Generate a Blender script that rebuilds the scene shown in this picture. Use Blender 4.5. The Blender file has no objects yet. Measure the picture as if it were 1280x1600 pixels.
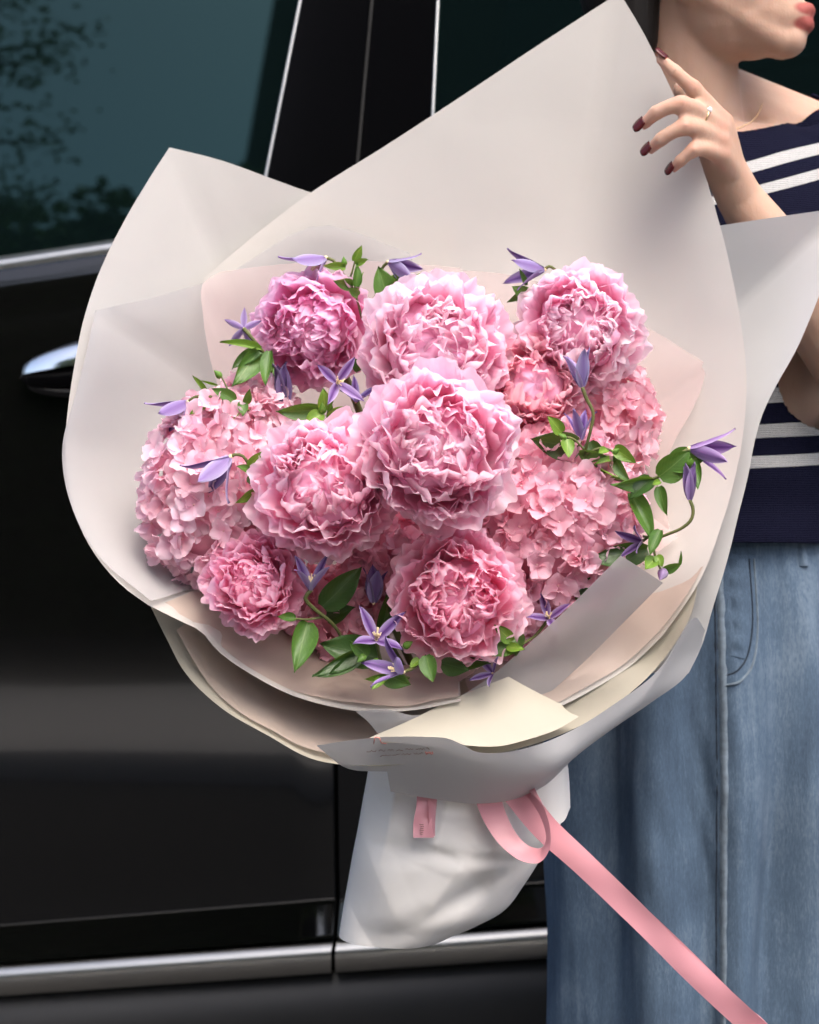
import bpy, math, random
import numpy as np
from mathutils import Vector, Matrix, noise as mnoise

R = math.radians
scene = bpy.context.scene
COL = scene.collection

# ------------------------------------------------------------------ camera
CAM_Z = 1.0
FPX = 2800.0            # focal length in pixels of the 1280 px wide photograph
cam_data = bpy.data.cameras.new("camera")
cam = bpy.data.objects.new("camera", cam_data)
COL.objects.link(cam)
cam.location = (0, 0, CAM_Z)
cam.rotation_euler = (R(90), 0, 0)
cam_data.sensor_fit = 'HORIZONTAL'
cam_data.sensor_width = 36.0
cam_data.lens = 36.0 * FPX / 1280.0
cam_data.clip_start = 0.05
cam_data.clip_end = 500
cam_data.dof.use_dof = True
cam_data.dof.focus_distance = 1.36
cam_data.dof.aperture_fstop = 11
scene.camera = cam

# ------------------------------------------------------------------ sky, sun, exposure
SUN = Vector((0.16, -0.52, 0.84)).normalized()
world = bpy.data.worlds.new("World")
scene.world = world
world.use_nodes = True
wn = world.node_tree.nodes
wl = world.node_tree.links
wn.clear()
wo = wn.new("ShaderNodeOutputWorld")
wb = wn.new("ShaderNodeBackground")
sky = wn.new("ShaderNodeTexSky")
sky.sky_type = 'NISHITA'
sky.sun_disc = False
sky.sun_elevation = math.asin(SUN.z)
sky.sun_rotation = math.atan2(SUN.x, SUN.y)
sky.air_density = 0.8
sky.dust_density = 5.0
sky.ozone_density = 1.0
wb.inputs["Strength"].default_value = 0.15
wl.new(sky.outputs[0], wb.inputs["Color"])
wl.new(wb.outputs[0], wo.inputs["Surface"])

sl = bpy.data.lights.new("sun", 'SUN')
sl.energy = 1.2
sl.angle = R(52)
sl.color = (1.0, 0.965, 0.92)
so = bpy.data.objects.new("sun", sl)
COL.objects.link(so)
so.rotation_euler = (-SUN).to_track_quat('-Z', 'Y').to_euler()

scene.view_settings.view_transform = 'Standard'
scene.view_settings.look = 'None'
scene.view_settings.exposure = 1.40
scene.view_settings.gamma = 1.0
scene.view_settings.use_curve_mapping = False
scene.cycles.use_adaptive_sampling = True
scene.cycles.adaptive_threshold = 0.06
scene.cycles.max_bounces = 14
scene.cycles.diffuse_bounces = 12
scene.cycles.glossy_bounces = 3
scene.cycles.transmission_bounces = 10
scene.cycles.transparent_max_bounces = 8

# ------------------------------------------------------------------ helpers
def W(px, py, Y):
    """point of the place seen at photo pixel (px, py), Y metres in front of the lens"""
    return np.array([(px - 640.0) / FPX * Y, Y, CAM_Z + (800.0 - py) / FPX * Y])

def W3(t):
    return W(*t)

def mesh_from(name, V, F, uv=None, smooth=True):
    me = bpy.data.meshes.new(name)
    me.from_pydata([tuple(map(float, v)) for v in V], [], [tuple(map(int, f)) for f in F])
    if smooth and len(me.polygons):
        me.polygons.foreach_set("use_smooth", [True] * len(me.polygons))
    if uv is not None:
        l = me.uv_layers.new(name="UVMap")
        idx = np.empty(len(me.loops), dtype=np.int32)
        me.loops.foreach_get("vertex_index", idx)
        l.data.foreach_set("uv", np.asarray(uv, dtype=np.float32)[idx].ravel())
    me.update()
    return me

def grid_faces(n, m, close_v=False, off=0):
    F = []
    mm = m if close_v else m - 1
    for i in range(n - 1):
        for j in range(mm):
            a = off + i * m + j
            b = off + i * m + (j + 1) % m
            F.append((a, b, b + m, a + m))
    return F

def grid_mesh(name, P, close_v=False, uv=True, smooth=True, caps=False):
    n, m = P.shape[:2]
    V = P.reshape(-1, 3)
    F = grid_faces(n, m, close_v)
    if caps:
        F.append(tuple(range(m - 1, -1, -1)))
        F.append(tuple((n - 1) * m + j for j in range(m)))
    U = None
    if uv:
        uu, vv = np.meshgrid(np.linspace(0, 1, n), np.linspace(0, 1, m), indexing='ij')
        U = np.stack([vv, uu], -1).reshape(-1, 2)
    return mesh_from(name, V, F, U, smooth)

class MB:
    """collects shapes into one mesh"""
    def __init__(s):
        s.V = []; s.F = []; s.n = 0
    def add(s, V, F):
        s.V.append(np.asarray(V, float))
        s.F += [tuple(i + s.n for i in f) for f in F]
        s.n += len(V)
    def mesh(s, name, smooth=True):
        return mesh_from(name, np.concatenate(s.V), s.F, None, smooth)
    def box(s, lo, hi):
        x0, y0, z0 = lo; x1, y1, z1 = hi
        V = [(x0,y0,z0),(x1,y0,z0),(x1,y1,z0),(x0,y1,z0),(x0,y0,z1),(x1,y0,z1),(x1,y1,z1),(x0,y1,z1)]
        s.add(V, [(0,3,2,1),(4,5,6,7),(0,1,5,4),(1,2,6,5),(2,3,7,6),(3,0,4,7)])
    def tube(s, pts, rad, sides=8):
        V, F = tube_vf(pts, rad, sides)
        s.add(V, F)
    def ell(s, c, r, M=None, nu=12, nv=18):
        V = []; F = []
        for i in range(nu + 1):
            a = math.pi * i / nu
            for j in range(nv):
                b = 2 * math.pi * j / nv
                V.append((math.sin(a) * math.cos(b), math.sin(a) * math.sin(b), math.cos(a)))
        V = np.array(V) * np.asarray(r, float)
        if M is not None:
            V = V @ np.asarray(M).T
        V = V + np.asarray(c, float)
        s.add(V, grid_faces(nu + 1, nv, True))
    def capsule(s, p0, p1, r0, r1, sides=14):
        p0 = np.asarray(p0, float); p1 = np.asarray(p1, float)
        d = p1 - p0
        L = np.linalg.norm(d); d = d / L
        pts = []; rad = []
        for k in range(5):
            a = math.pi / 2 * (1 - k / 4.0)
            pts.append(p0 - d * r0 * math.sin(a)); rad.append(max(1e-4, r0 * math.cos(a)))
        for k in range(1, 4):
            t = k / 4.0
            pts.append(p0 + d * L * t); rad.append(r0 * (1 - t) + r1 * t)
        for k in range(5):
            a = math.pi / 2 * k / 4.0
            pts.append(p1 + d * r1 * math.sin(a)); rad.append(max(1e-4, r1 * math.cos(a)))
        s.tube(pts, rad, sides)

def tube_vf(pts, rad, sides=8):
    pts = np.asarray(pts, float)
    n = len(pts)
    if np.isscalar(rad):
        rad = [rad] * n
    T = np.gradient(pts, axis=0)
    T /= np.linalg.norm(T, axis=1)[:, None] + 1e-12
    ref = np.array([0.13, 0.29, 0.95])
    if abs(T[0] @ ref) > 0.9:
        ref = np.array([0.9, 0.1, 0.2])
    N = np.cross(T[0], ref); N /= np.linalg.norm(N)
    V = []
    for i in range(n):
        N = N - T[i] * (N @ T[i]); N /= np.linalg.norm(N)
        B = np.cross(T[i], N)
        for j in range(sides):
            a = 2 * math.pi * j / sides
            V.append(pts[i] + rad[i] * (math.cos(a) * N + math.sin(a) * B))
    F = grid_faces(n, sides, True)
    F.append(tuple(range(sides - 1, -1, -1)))
    F.append(tuple((n - 1) * sides + j for j in range(sides)))
    return np.array(V), F

def cr(pts, n):
    """n samples along a Catmull-Rom curve through pts (by chord length)"""
    P = np.asarray(pts, float)
    if len(P) == 1:
        return np.repeat(P, n, 0)
    d = np.r_[0, np.cumsum(np.linalg.norm(np.diff(P, axis=0), axis=1) ** 0.75 + 1e-9)]
    t = np.linspace(0, d[-1], n)
    Q = np.vstack([2 * P[0] - P[1], P, 2 * P[-1] - P[-2]])
    dd = np.r_[d[0] - (d[1] - d[0]), d, d[-1] + (d[-1] - d[-2])]
    out = np.empty((n, P.shape[1]))
    for k, x in enumerate(t):
        i = min(max(int(np.searchsorted(d, x, side='right') - 1), 0), len(P) - 2)
        t0, t1, t2, t3 = dd[i:i + 4]
        p0, p1, p2, p3 = Q[i:i + 4]
        a1 = (t1 - x) / (t1 - t0) * p0 + (x - t0) / (t1 - t0) * p1
        a2 = (t2 - x) / (t2 - t1) * p1 + (x - t1) / (t2 - t1) * p2
        a3 = (t3 - x) / (t3 - t2) * p2 + (x - t2) / (t3 - t2) * p3
        b1 = (t2 - x) / (t2 - t0) * a1 + (x - t0) / (t2 - t0) * a2
        b2 = (t3 - x) / (t3 - t1) * a2 + (x - t1) / (t3 - t1) * a3
        out[k] = (t2 - x) / (t2 - t1) * b1 + (x - t1) / (t2 - t1) * b2
    return out

def crw(pts, n):
    return cr([W3(p) for p in pts], n)

def settle(p):
    """lower rims of the wrapper lie back under the flowers"""
    px, py, Y = p
    t = min(1.0, max(0.0, (py - 890.0) / 150.0)); t = t * t * (3 - 2 * t)
    k = min(1.0, max(0.0, (1.45 - Y) / 0.08))
    return (px, py, Y + 0.052 * t * k)

def thing(name, label, cat, loc=(0, 0, 0), group=None):
    o = bpy.data.objects.new(name, None)
    o.empty_display_size = 0.05
    COL.objects.link(o)
    o.location = loc
    o["label"] = label; o["category"] = cat
    if group: o["group"] = group
    return o

def tag(o, label, cat, group=None):
    o["label"] = label; o["category"] = cat
    if group: o["group"] = group
    return o

def root_inv(o):
    """inverse world matrix of a freshly made, unparented-or-identity chain"""
    M = Matrix.Identity(4)
    chain = []
    while o is not None:
        chain.append(o); o = o.parent
    for q in reversed(chain):
        M = M @ q.matrix_parent_inverse @ q.matrix_basis
    return M.inverted()

def part(name, me, mat, parent=None):
    """mesh in world coordinates, child of parent"""
    o = bpy.data.objects.new(name, me)
    COL.objects.link(o)
    if mat is not None and not me.materials:
        me.materials.append(mat)
    if parent is not None:
        o.parent = parent
        o.matrix_parent_inverse = root_inv(parent)
    return o

def inst(name, me, parent, M):
    """mesh child with a matrix local to the parent"""
    o = bpy.data.objects.new(name, me)
    COL.objects.link(o)
    o.parent = parent
    o.matrix_basis = M
    return o

def frame(x, y, z, p):
    return Matrix(((x[0], y[0], z[0], p[0]), (x[1], y[1], z[1], p[1]), (x[2], y[2], z[2], p[2]), (0, 0, 0, 1)))

def nrm(v):
    v = np.asarray(v, float)
    return v / np.linalg.norm(v)

# ------------------------------------------------------------------ materials
class NT:
    def __init__(s, name):
        s.m = bpy.data.materials.new(name)
        s.m.use_nodes = True
        s.t = s.m.node_tree
        s.t.nodes.clear()
        s.out = s.t.nodes.new("ShaderNodeOutputMaterial")
    def n(s, typ, **kw):
        nd = s.t.nodes.new(typ)
        for k, v in kw.items():
            if k in nd.inputs.keys():
                nd.inputs[k].default_value = v
            else:
                setattr(nd, k, v)
        return nd
    def l(s, a, b):
        s.t.links.new(a, b)
    def ramp(s, fac, stops, interp='LINEAR'):
        r = s.n("ShaderNodeValToRGB")
        r.color_ramp.interpolation = interp
        els = r.color_ramp.elements
        while len(els) < len(stops):
            els.new(0.5)
        for e, (p, c) in zip(els, stops):
            e.position = p
            e.color = (c[0], c[1], c[2], 1) if len(c) == 3 else c
        if fac is not None:
            s.l(fac, r.inputs[0])
        return r.outputs[0]
    def mix(s, fac, a, b, typ='MIX'):
        m = s.n("ShaderNodeMix", data_type='RGBA', blend_type=typ)
        for sock, val in ((m.inputs[0], fac), (m.inputs[6], a), (m.inputs[7], b)):
            if hasattr(val, "is_linked"):
                s.l(val, sock)
            elif isinstance(val, (int, float)):
                sock.default_value = val
            else:
                sock.default_value = (val[0], val[1], val[2], 1)
        return m.outputs[2]
    def math(s, op, a, b=None, c=None):
        m = s.n("ShaderNodeMath", operation=op)
        for k, v in enumerate((a, b, c)):
            if v is None: continue
            if hasattr(v, "is_linked"): s.l(v, m.inputs[k])
            else: m.inputs[k].default_value = v
        return m.outputs[0]
    def noise(s, vec, scale, detail=3, rough=0.5):
        nd = s.n("ShaderNodeTexNoise", Scale=scale, Detail=detail, Roughness=rough)
        if vec is not None: s.l(vec, nd.inputs["Vector"])
        return nd.outputs[0]
    def coord(s, which="Object"):
        return s.n("ShaderNodeTexCoord").outputs[which]
    def mapping(s, vec, scale=(1, 1, 1), rot=(0, 0, 0)):
        m = s.n("ShaderNodeMapping")
        m.inputs["Scale"].default_value = scale
        m.inputs["Rotation"].default_value = rot
        s.l(vec, m.inputs["Vector"])
        return m.outputs[0]
    def bump(s, h, strength=0.2, dist=0.002):
        b = s.n("ShaderNodeBump", Strength=strength, Distance=dist)
        s.l(h, b.inputs["Height"])
        return b.outputs[0]
    def bsdf(s, color, rough=0.5, spec=0.5, metallic=0.0, normal=None, **kw):
        b = s.n("ShaderNodeBsdfPrincipled")
        if hasattr(color, "is_linked"): s.l(color, b.inputs["Base Color"])
        else: b.inputs["Base Color"].default_value = (color[0], color[1], color[2], 1)
        if hasattr(rough, "is_linked"): s.l(rough, b.inputs["Roughness"])
        else: b.inputs["Roughness"].default_value = rough
        b.inputs["Specular IOR Level"].default_value = spec
        b.inputs["Metallic"].default_value = metallic
        if normal is not None: s.l(normal, b.inputs["Normal"])
        for k, v in kw.items():
            b.inputs[k.replace("_", " ")].default_value = v
        return b.outputs[0]
    def translucent(s, base, color, fac, normal=None):
        t = s.n("ShaderNodeBsdfTranslucent")
        if hasattr(color, "is_linked"): s.l(color, t.inputs[0])
        else: t.inputs[0].default_value = (color[0], color[1], color[2], 1)
        if normal is not None: s.l(normal, t.inputs["Normal"])
        x = s.n("ShaderNodeMixShader", Fac=fac) if False else s.n("ShaderNodeMixShader")
        x.inputs[0].default_value = fac
        s.l(base, x.inputs[1]); s.l(t.outputs[0], x.inputs[2])
        return x.outputs[0]
    def transparent(s, base, fac, color=(1, 1, 1)):
        t = s.n("ShaderNodeBsdfTransparent")
        t.inputs[0].default_value = (color[0], color[1], color[2], 1)
        x = s.n("ShaderNodeMixShader")
        x.inputs[0].default_value = fac
        s.l(base, x.inputs[1]); s.l(t.outputs[0], x.inputs[2])
        return x.outputs[0]
    def done(s, shader):
        s.l(shader, s.out.inputs["Surface"])
        return s.m

def simple(name, color, rough=0.5, spec=0.5, metallic=0.0, var=0.0, scale=20, **kw):
    t = NT(name)
    c = color
    if var:
        nz = t.noise(t.coord(), scale)
        c = t.mix(nz, [x * (1 - var) for x in color], [min(1, x * (1 + var)) for x in color])
    return t.done(t.bsdf(c, rough, spec, metallic, **kw))

def petal_material(name, deep, mid, pale, trans=0.3, p1=0.42, p2=0.9):
    t = NT(name)
    uv = t.coord("UV")
    sep = t.n("ShaderNodeSeparateXYZ"); t.l(uv, sep.inputs[0])
    oi = t.n("ShaderNodeObjectInfo")
    vein = t.noise(t.mapping(uv, (26, 1.6, 1)), 1.0, 3)
    blotch = t.noise(t.mapping(uv, (3, 3, 1)), 1.0, 2)
    av = t.math('MULTIPLY', t.math('ABSOLUTE', t.math('SUBTRACT', sep.outputs[0], 0.5)), 2.0)
    f = t.math('ADD', sep.outputs[1], t.math('MULTIPLY', t.math('SUBTRACT', vein, 0.5), 0.22))
    f = t.math('ADD', f, t.math('MULTIPLY', t.math('MULTIPLY', t.math('POWER', av, 3.0), sep.outputs[1]), 0.22))
    f = t.math('ADD', f, t.math('MULTIPLY', t.math('SUBTRACT', blotch, 0.5), 0.25))
    f = t.math('ADD', f, t.math('MULTIPLY', t.math('SUBTRACT', oi.outputs["Random"], 0.5), 0.22))
    c = t.ramp(f, [(0.08, deep), (p1, mid), (p2, pale)])
    c = t.mix(1.0, c, oi.outputs["Color"], 'MULTIPLY')
    nb = t.bump(t.math('ADD', vein, t.math('MULTIPLY', blotch, 0.6)), 0.35, 0.0012)
    b = t.bsdf(c, 0.5, 0.25, normal=nb)
    b.node.inputs['Specular IOR Level'].default_value = 0.12
    tc = t.mix(0.18, c, (0.95, 0.28, 0.48), 'MIX')
    return t.done(t.translucent(b, tc, trans))

M_PEONY = petal_material("peony_petal", (0.94, 0.24, 0.45), (0.98, 0.60, 0.74), (0.99, 0.90, 0.935), 0.56, 0.44, 0.94)
M_HYD = petal_material("hydrangea_sepal", (0.92, 0.62, 0.74), (0.94, 0.71, 0.81), (0.96, 0.82, 0.89), 0.46, 0.35, 1.0)
M_GAP_FILL = simple("peony_gap_fill", (0.96, 0.50, 0.66), 0.7, 0.1, var=0.25, scale=80)
M_EYE = simple("floret_eye", (0.72, 0.42, 0.42), 0.6, 0.2)
M_CORE = simple("flower_core", (0.72, 0.36, 0.44), 0.8, 0.1, var=0.3, scale=60)

def tepal_material():
    t = NT("clematis_tepal")
    uv = t.coord("UV")
    sep = t.n("ShaderNodeSeparateXYZ"); t.l(uv, sep.inputs[0])
    oi = t.n("ShaderNodeObjectInfo")
    a = t.math('ABSOLUTE', t.math('SUBTRACT', sep.outputs[0], 0.5))
    nz = t.noise(t.mapping(uv, (18, 1.2, 1)), 1.0, 2)
    f = t.math('ADD', a, t.math('MULTIPLY', t.math('SUBTRACT', nz, 0.5), 0.22))
    outer = t.ramp(f, [(0.02, (0.08, 0.03, 0.15)), (0.16, (0.17, 0.085, 0.28)), (0.42, (0.36, 0.28, 0.48))])
    inner = t.ramp(f, [(0.02, (0.22, 0.14, 0.33)), (0.25, (0.29, 0.215, 0.42)), (0.45, (0.40, 0.345, 0.53))])
    g = t.n("ShaderNodeNewGeometry")
    c = t.mix(g.outputs["Backfacing"], inner, outer)
    c = t.mix(1.0, c, oi.outputs["Color"], 'MULTIPLY')
    b = t.bsdf(c, 0.45, 0.3, normal=t.bump(nz, 0.3, 0.001))
    return t.done(t.translucent(b, c, 0.2))
M_TEPAL = tepal_material()
M_STAMEN = simple("stamen", (0.75, 0.62, 0.36), 0.6, 0.2)

def leaf_material():
    t = NT("leaf")
    uv = t.coord("UV")
    sep = t.n("ShaderNodeSeparateXYZ"); t.l(uv, sep.inputs[0])
    oi = t.n("ShaderNodeObjectInfo")
    a = t.math('ABSOLUTE', t.math('SUBTRACT', sep.outputs[0], 0.5))
    # side veins run slantwise from the midrib
    w = t.math('ADD', t.math('MULTIPLY', sep.outputs[1], 9.0), t.math('MULTIPLY', a, -7.0))
    vein = t.math('ABSOLUTE', t.math('SUBTRACT', t.math('FRACT', w), 0.5))
    vv = t.ramp(vein, [(0.0, (1, 1, 1)), (0.09, (0, 0, 0))])
    mid = t.ramp(a, [(0.0, (1, 1, 1)), (0.03, (0, 0, 0))])
    nz = t.noise(t.mapping(uv, (5, 5, 1)), 1.0, 3)
    c = t.mix(nz, (0.05, 0.13, 0.02), (0.10, 0.23, 0.035))
    c = t.mix(t.math('MULTIPLY', vv, 0.25), c, (0.20, 0.33, 0.09))
    c = t.mix(t.math('MULTIPLY', mid, 0.6), c, (0.26, 0.38, 0.12))
    c = t.mix(1.0, c, oi.outputs["Color"], 'MULTIPLY')
    h = t.math('ADD', t.math('MULTIPLY', vv, -0.5), t.math('MULTIPLY', nz, 0.8))
    b = t.bsdf(c, 0.42, 0.45, normal=t.bump(h, 0.3, 0.0015))
    return t.done(t.translucent(b, t.mix(0.5, c, (0.25, 0.42, 0.03)), 0.22))
M_LEAF = leaf_material()
M_STEM = simple("vine_stem", (0.10, 0.11, 0.035), 0.6, 0.3, var=0.4, scale=90)

def paper_material(name, color, trans=0.25, see=0.0, fibre=0.04, inner=None):
    t = NT(name)
    oc = t.coord("Object")
    nz = t.noise(oc, 7, 4, 0.55)
    fine = t.noise(oc, 900, 2, 0.6)
    c = t.mix(nz, [x * (1 - fibre) for x in color], [min(1, x * (1 + fibre)) for x in color])
    if inner is not None:
        g = t.n("ShaderNodeNewGeometry")
        c = t.mix(g.outputs["Backfacing"], c, inner)
    rid = t.math('ABSOLUTE', t.math('SUBTRACT', t.noise(oc, 8, 1.0, 0.4), 0.5))
    h = t.math('ADD', t.math('MULTIPLY', fine, 0.05), t.math('ADD', t.math('MULTIPLY', t.noise(oc, 22, 3, 0.5), 0.7), t.math('MULTIPLY', rid, 2.2)))
    nb = t.bump(h, 0.22, 0.004)
    b = t.bsdf(c, 0.55, 0.3, normal=nb)
    s = t.translucent(b, c, trans)
    if see:
        s = t.transparent(s, see)
    return t.done(s)
M_PAPER = paper_material("paper_white", (0.615, 0.592, 0.552), 0.32)
M_PAPER_COOL = paper_material("paper_cool_white", (0.55, 0.55, 0.555), 0.22)
M_PAPER_FROST = paper_material("paper_frosted", (0.52, 0.51, 0.51), 0.35, see=0.30)
M_PAPER_CREAM = paper_material("paper_cream", (0.46, 0.43, 0.35), 0.25)
M_PAPER_STRIP = paper_material("paper_strip", (0.49, 0.47, 0.465), 0.35, see=0.14)
M_TISSUE = paper_material("tissue_pink", (0.74, 0.58, 0.56), 0.45, see=0.56)
M_PAPER_SHADE = paper_material("paper_pink_shade", (0.62, 0.51, 0.44), 0.40, see=0.14)  # warm pink shade between paper layers, put into the sheet colour
M_TISSUE_NEAR = paper_material("tissue_pale_pink", (0.66, 0.52, 0.50), 0.45, see=0.10)
M_PAPER_BRIGHT = paper_material("paper_bright_white", (0.84, 0.815, 0.775), 0.25)
M_INK = simple("ink_brown", (0.20, 0.11, 0.08), 0.7, 0.2)
M_INK_PINK = simple("ink_pink", (0.62, 0.26, 0.22), 0.7, 0.2)

def ribbon_material():
    t = NT("ribbon_satin")
    oc = t.coord("Object")
    nz = t.noise(oc, 30, 2)
    c = t.mix(nz, (0.62, 0.27, 0.31), (0.68, 0.33, 0.37))
    b = t.bsdf(c, 0.42, 0.5, normal=t.bump(t.noise(oc, 1400, 1), 0.08, 0.001))
    return t.done(t.translucent(b, c, 0.15))
M_RIBBON = ribbon_material()

def skin_material(lip_c, lip_M, cheek_c, knuckles=()):
    t = NT("skin")
    oc = t.coord("Object")
    nz = t.noise(oc, 28, 4)
    fine = t.noise(oc, 420, 2)
    # blush on the cheek and the lips are the skin's own colour
    def blob(center, M, radii, soft):
        sub = t.n("ShaderNodeVectorMath", operation='SUBTRACT')
        t.l(oc, sub.inputs[0]); sub.inputs[1].default_value = tuple(center)
        comps = []
        for ax, r in zip(M, radii):
            d = t.n("ShaderNodeVectorMath", operation='DOT_PRODUCT')
            t.l(sub.outputs[0], d.inputs[0]); d.inputs[1].default_value = tuple(float(q) / r for q in ax)
            comps.append(t.math('POWER', t.math('ABSOLUTE', d.outputs["Value"]), 2.0))
        q = t.math('ADD', t.math('ADD', comps[0], comps[1]), comps[2])
        return t.ramp(q, [(max(0, 1 - soft), (1, 1, 1)), (1.0, (0, 0, 0))])
    c = t.mix(nz, (0.42, 0.262, 0.190), (0.48, 0.312, 0.235))
    for kc in knuckles:
        c = t.mix(t.math('MULTIPLY', blob(kc, ((1, 0, 0), (0, 1, 0), (0, 0, 1)), (.011, .011, .011), 1.0), 0.30), c, (0.46, 0.19, 0.14))
    ck = blob(cheek_c, lip_M, (0.05, 0.05, 0.035), 1.0)
    c = t.mix(t.math('MULTIPLY', ck, 0.35), c, (0.66, 0.27, 0.20))
    up = blob(lip_c[0], lip_M, (0.02, 0.026, 0.0078), 0.45)
    lo = blob(lip_c[1], lip_M, (0.02, 0.023, 0.0084), 0.45)
    lip = t.math('MINIMUM', t.math('ADD', up, lo), 1.0)
    c = t.mix(t.math('MULTIPLY', lip, 0.9), c, (0.27, 0.050, 0.045))
    b = t.n("ShaderNodeBsdfPrincipled")
    t.l(c, b.inputs["Base Color"])
    b.inputs["Roughness"].default_value = 0.58
    b.inputs["Specular IOR Level"].default_value = 0.28
    b.inputs["Subsurface Weight"].default_value = 0.4
    b.inputs["Subsurface Radius"].default_value = (1.0, 0.35, 0.2)
    b.inputs["Subsurface Scale"].default_value = 0.006
    crease = t.noise(t.mapping(oc, (260, 260, 70), (R(20), 0, R(35))), 1.0, 3)
    t.l(t.bump(t.math('ADD', fine, t.math('MULTIPLY', crease, 1.4)), 0.22, 0.0008), b.inputs["Normal"])
    return t.done(b.outputs[0])

M_NAIL = simple("nail_varnish", (0.060, 0.003, 0.0035), 0.20, 0.30)
M_GOLD = simple("gold", (0.83, 0.62, 0.36), 0.22, 0.5, 1.0)
M_STONE = simple("ring_stone", (0.85, 0.85, 0.88), 0.08, 0.8)

def hair_material():
    t = NT("hair")
    oc = t.coord("Object")
    st = t.noise(t.mapping(oc, (220, 220, 6)), 1.0, 3)
    c = t.mix(st, (0.003, 0.0025, 0.0025), (0.012, 0.010, 0.009))
    return t.done(t.bsdf(c, 0.5, 0.15, normal=t.bump(st, 0.5, 0.002)))
M_HAIR = hair_material()

def sweater_material():
    t = NT("striped_knit")
    oc = t.coord("Object")
    sep = t.n("ShaderNodeSeparateXYZ"); t.l(oc, sep.inputs[0])
    wob = t.noise(oc, 9, 2)
    # stripe height follows the drape: rises towards her left shoulder
    xs = t.math('SUBTRACT', sep.outputs[0], 0.34)
    up = t.n("ShaderNodeMapRange", interpolation_type='SMOOTHSTEP')
    up.inputs["From Min"].default_value = 1.20; up.inputs["From Max"].default_value = 1.33
    up.inputs["To Min"].default_value = 0.06; up.inputs["To Max"].default_value = 0.34
    t.l(sep.outputs[2], up.inputs["Value"])
    h = t.math('SUBTRACT', sep.outputs[2], t.math('MULTIPLY', xs, up.outputs[0]))
    h = t.math('ADD', h, t.math('MULTIPLY', t.math('SUBTRACT', wob, 0.5), 0.004))
    bands = [(1.3275, 0.0062), (1.3015, 0.0052), (1.24, 0.006), (1.20, 0.006), (1.165, 0.006),
             (1.1077, 0.0068), (1.0751, 0.0062), (1.0472, 0.0055)]
    tot = None
    for z, hw in bands:
        m = t.math('LESS_THAN', t.math('ABSOLUTE', t.math('SUBTRACT', h, z)), hw)
        tot = m if tot is None else t.math('MAXIMUM', tot, m)
    yarn = t.noise(t.mapping(oc, (700, 700, 260)), 1.0, 2)
    navy = t.mix(yarn, (0.003, 0.0033, 0.010), (0.0075, 0.008, 0.021))
    white = t.mix(yarn, (0.28, 0.28, 0.275), (0.40, 0.40, 0.395))
    c = t.mix(tot, navy, white)
    rib = t.n("ShaderNodeTexWave", wave_type='BANDS', bands_direction='Z', Scale=150.0, Distortion=1.5, Detail=1.0)
    t.l(oc, rib.inputs["Vector"])
    hh = t.math('ADD', rib.outputs["Fac"], yarn)
    return t.done(t.bsdf(c, 0.9, 0.05, normal=t.bump(hh, 0.45, 0.0016)))
M_SWEATER = sweater_material()

def denim_material():
    t = NT("denim")
    oc = t.coord("Object")
    weave = t.noise(t.mapping(oc, (700, 700, 160), (0, R(28), 0)), 1.0, 3, 0.7)
    streak = t.noise(t.mapping(oc, (110, 110, 7)), 1.0, 5, 0.65)
    cloud = t.noise(oc, 9, 3)
    # worn, paler cloth on raised folds follows the slow cloud, not the light
    f = t.math('ADD', t.math('MULTIPLY', streak, 0.36), t.math('ADD', t.math('MULTIPLY', cloud, 0.7), t.math('MULTIPLY', t.math('SUBTRACT', weave, 0.25), 0.5)))
    c = t.ramp(f, [(0.36, (0.028, 0.044, 0.070)), (0.66, (0.064, 0.099, 0.146)), (0.95, (0.15, 0.195, 0.25))])
    return t.done(t.bsdf(c, 0.8, 0.2, normal=t.bump(t.math('ADD', weave, t.math('MULTIPLY', streak, 0.6)), 0.35, 0.0012)))
M_DENIM = denim_material()
M_THREAD = simple("denim_seam", (0.13, 0.165, 0.20), 0.85, 0.15, var=0.55, scale=160)
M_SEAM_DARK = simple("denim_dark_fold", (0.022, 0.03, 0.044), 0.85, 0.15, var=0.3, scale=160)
M_SHOE = simple("shoe_leather", (0.7, 0.68, 0.64), 0.5, 0.4)

def paint_material():
    t = NT("black_car_paint")
    oc = t.coord("Object")
    b = t.n("ShaderNodeBsdfPrincipled")
    b.inputs["Base Color"].default_value = (0.002, 0.002, 0.002, 1)
    b.inputs["Roughness"].default_value = 0.10
    b.inputs["Specular IOR Level"].default_value = 0.42
    b.inputs["Coat Weight"].default_value = 0.4
    b.inputs["Coat Roughness"].default_value = 0.03
    t.l(t.bump(t.noise(oc, 3.0, 2), 0.05, 0.01), b.inputs["Normal"])
    return t.done(b.outputs[0])
M_PAINT = paint_material()
M_GLOSSBLACK = simple("pillar_gloss_black", (0.0015, 0.0015, 0.0018), 0.12, 0.10)
M_CHROME = simple("brushed_trim", (0.44, 0.43, 0.40), 0.30, 0.5, 1.0, var=0.06, scale=40)
M_CHROME_BRIGHT = simple("chrome", (0.92, 0.89, 0.84), 0.12, 0.5, 1.0)
M_TRIM_DARK = simple("trim_satin_black", (0.010, 0.010, 0.010), 0.45, 0.4, var=0.3, scale=8)
M_RUBBER = simple("rubber", (0.012, 0.012, 0.012), 0.75, 0.3)
def glass_material():
    t = NT("tinted_glass")
    b = t.bsdf((0.0015, 0.0035, 0.0035), 0.015, 0.5)
    bb = b.node
    bb.inputs["IOR"].default_value = 1.45
    bb.inputs["Specular Tint"].default_value = (0.5, 1.0, 0.97, 1)
    return t.done(b)
M_GLASS = glass_material()

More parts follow.
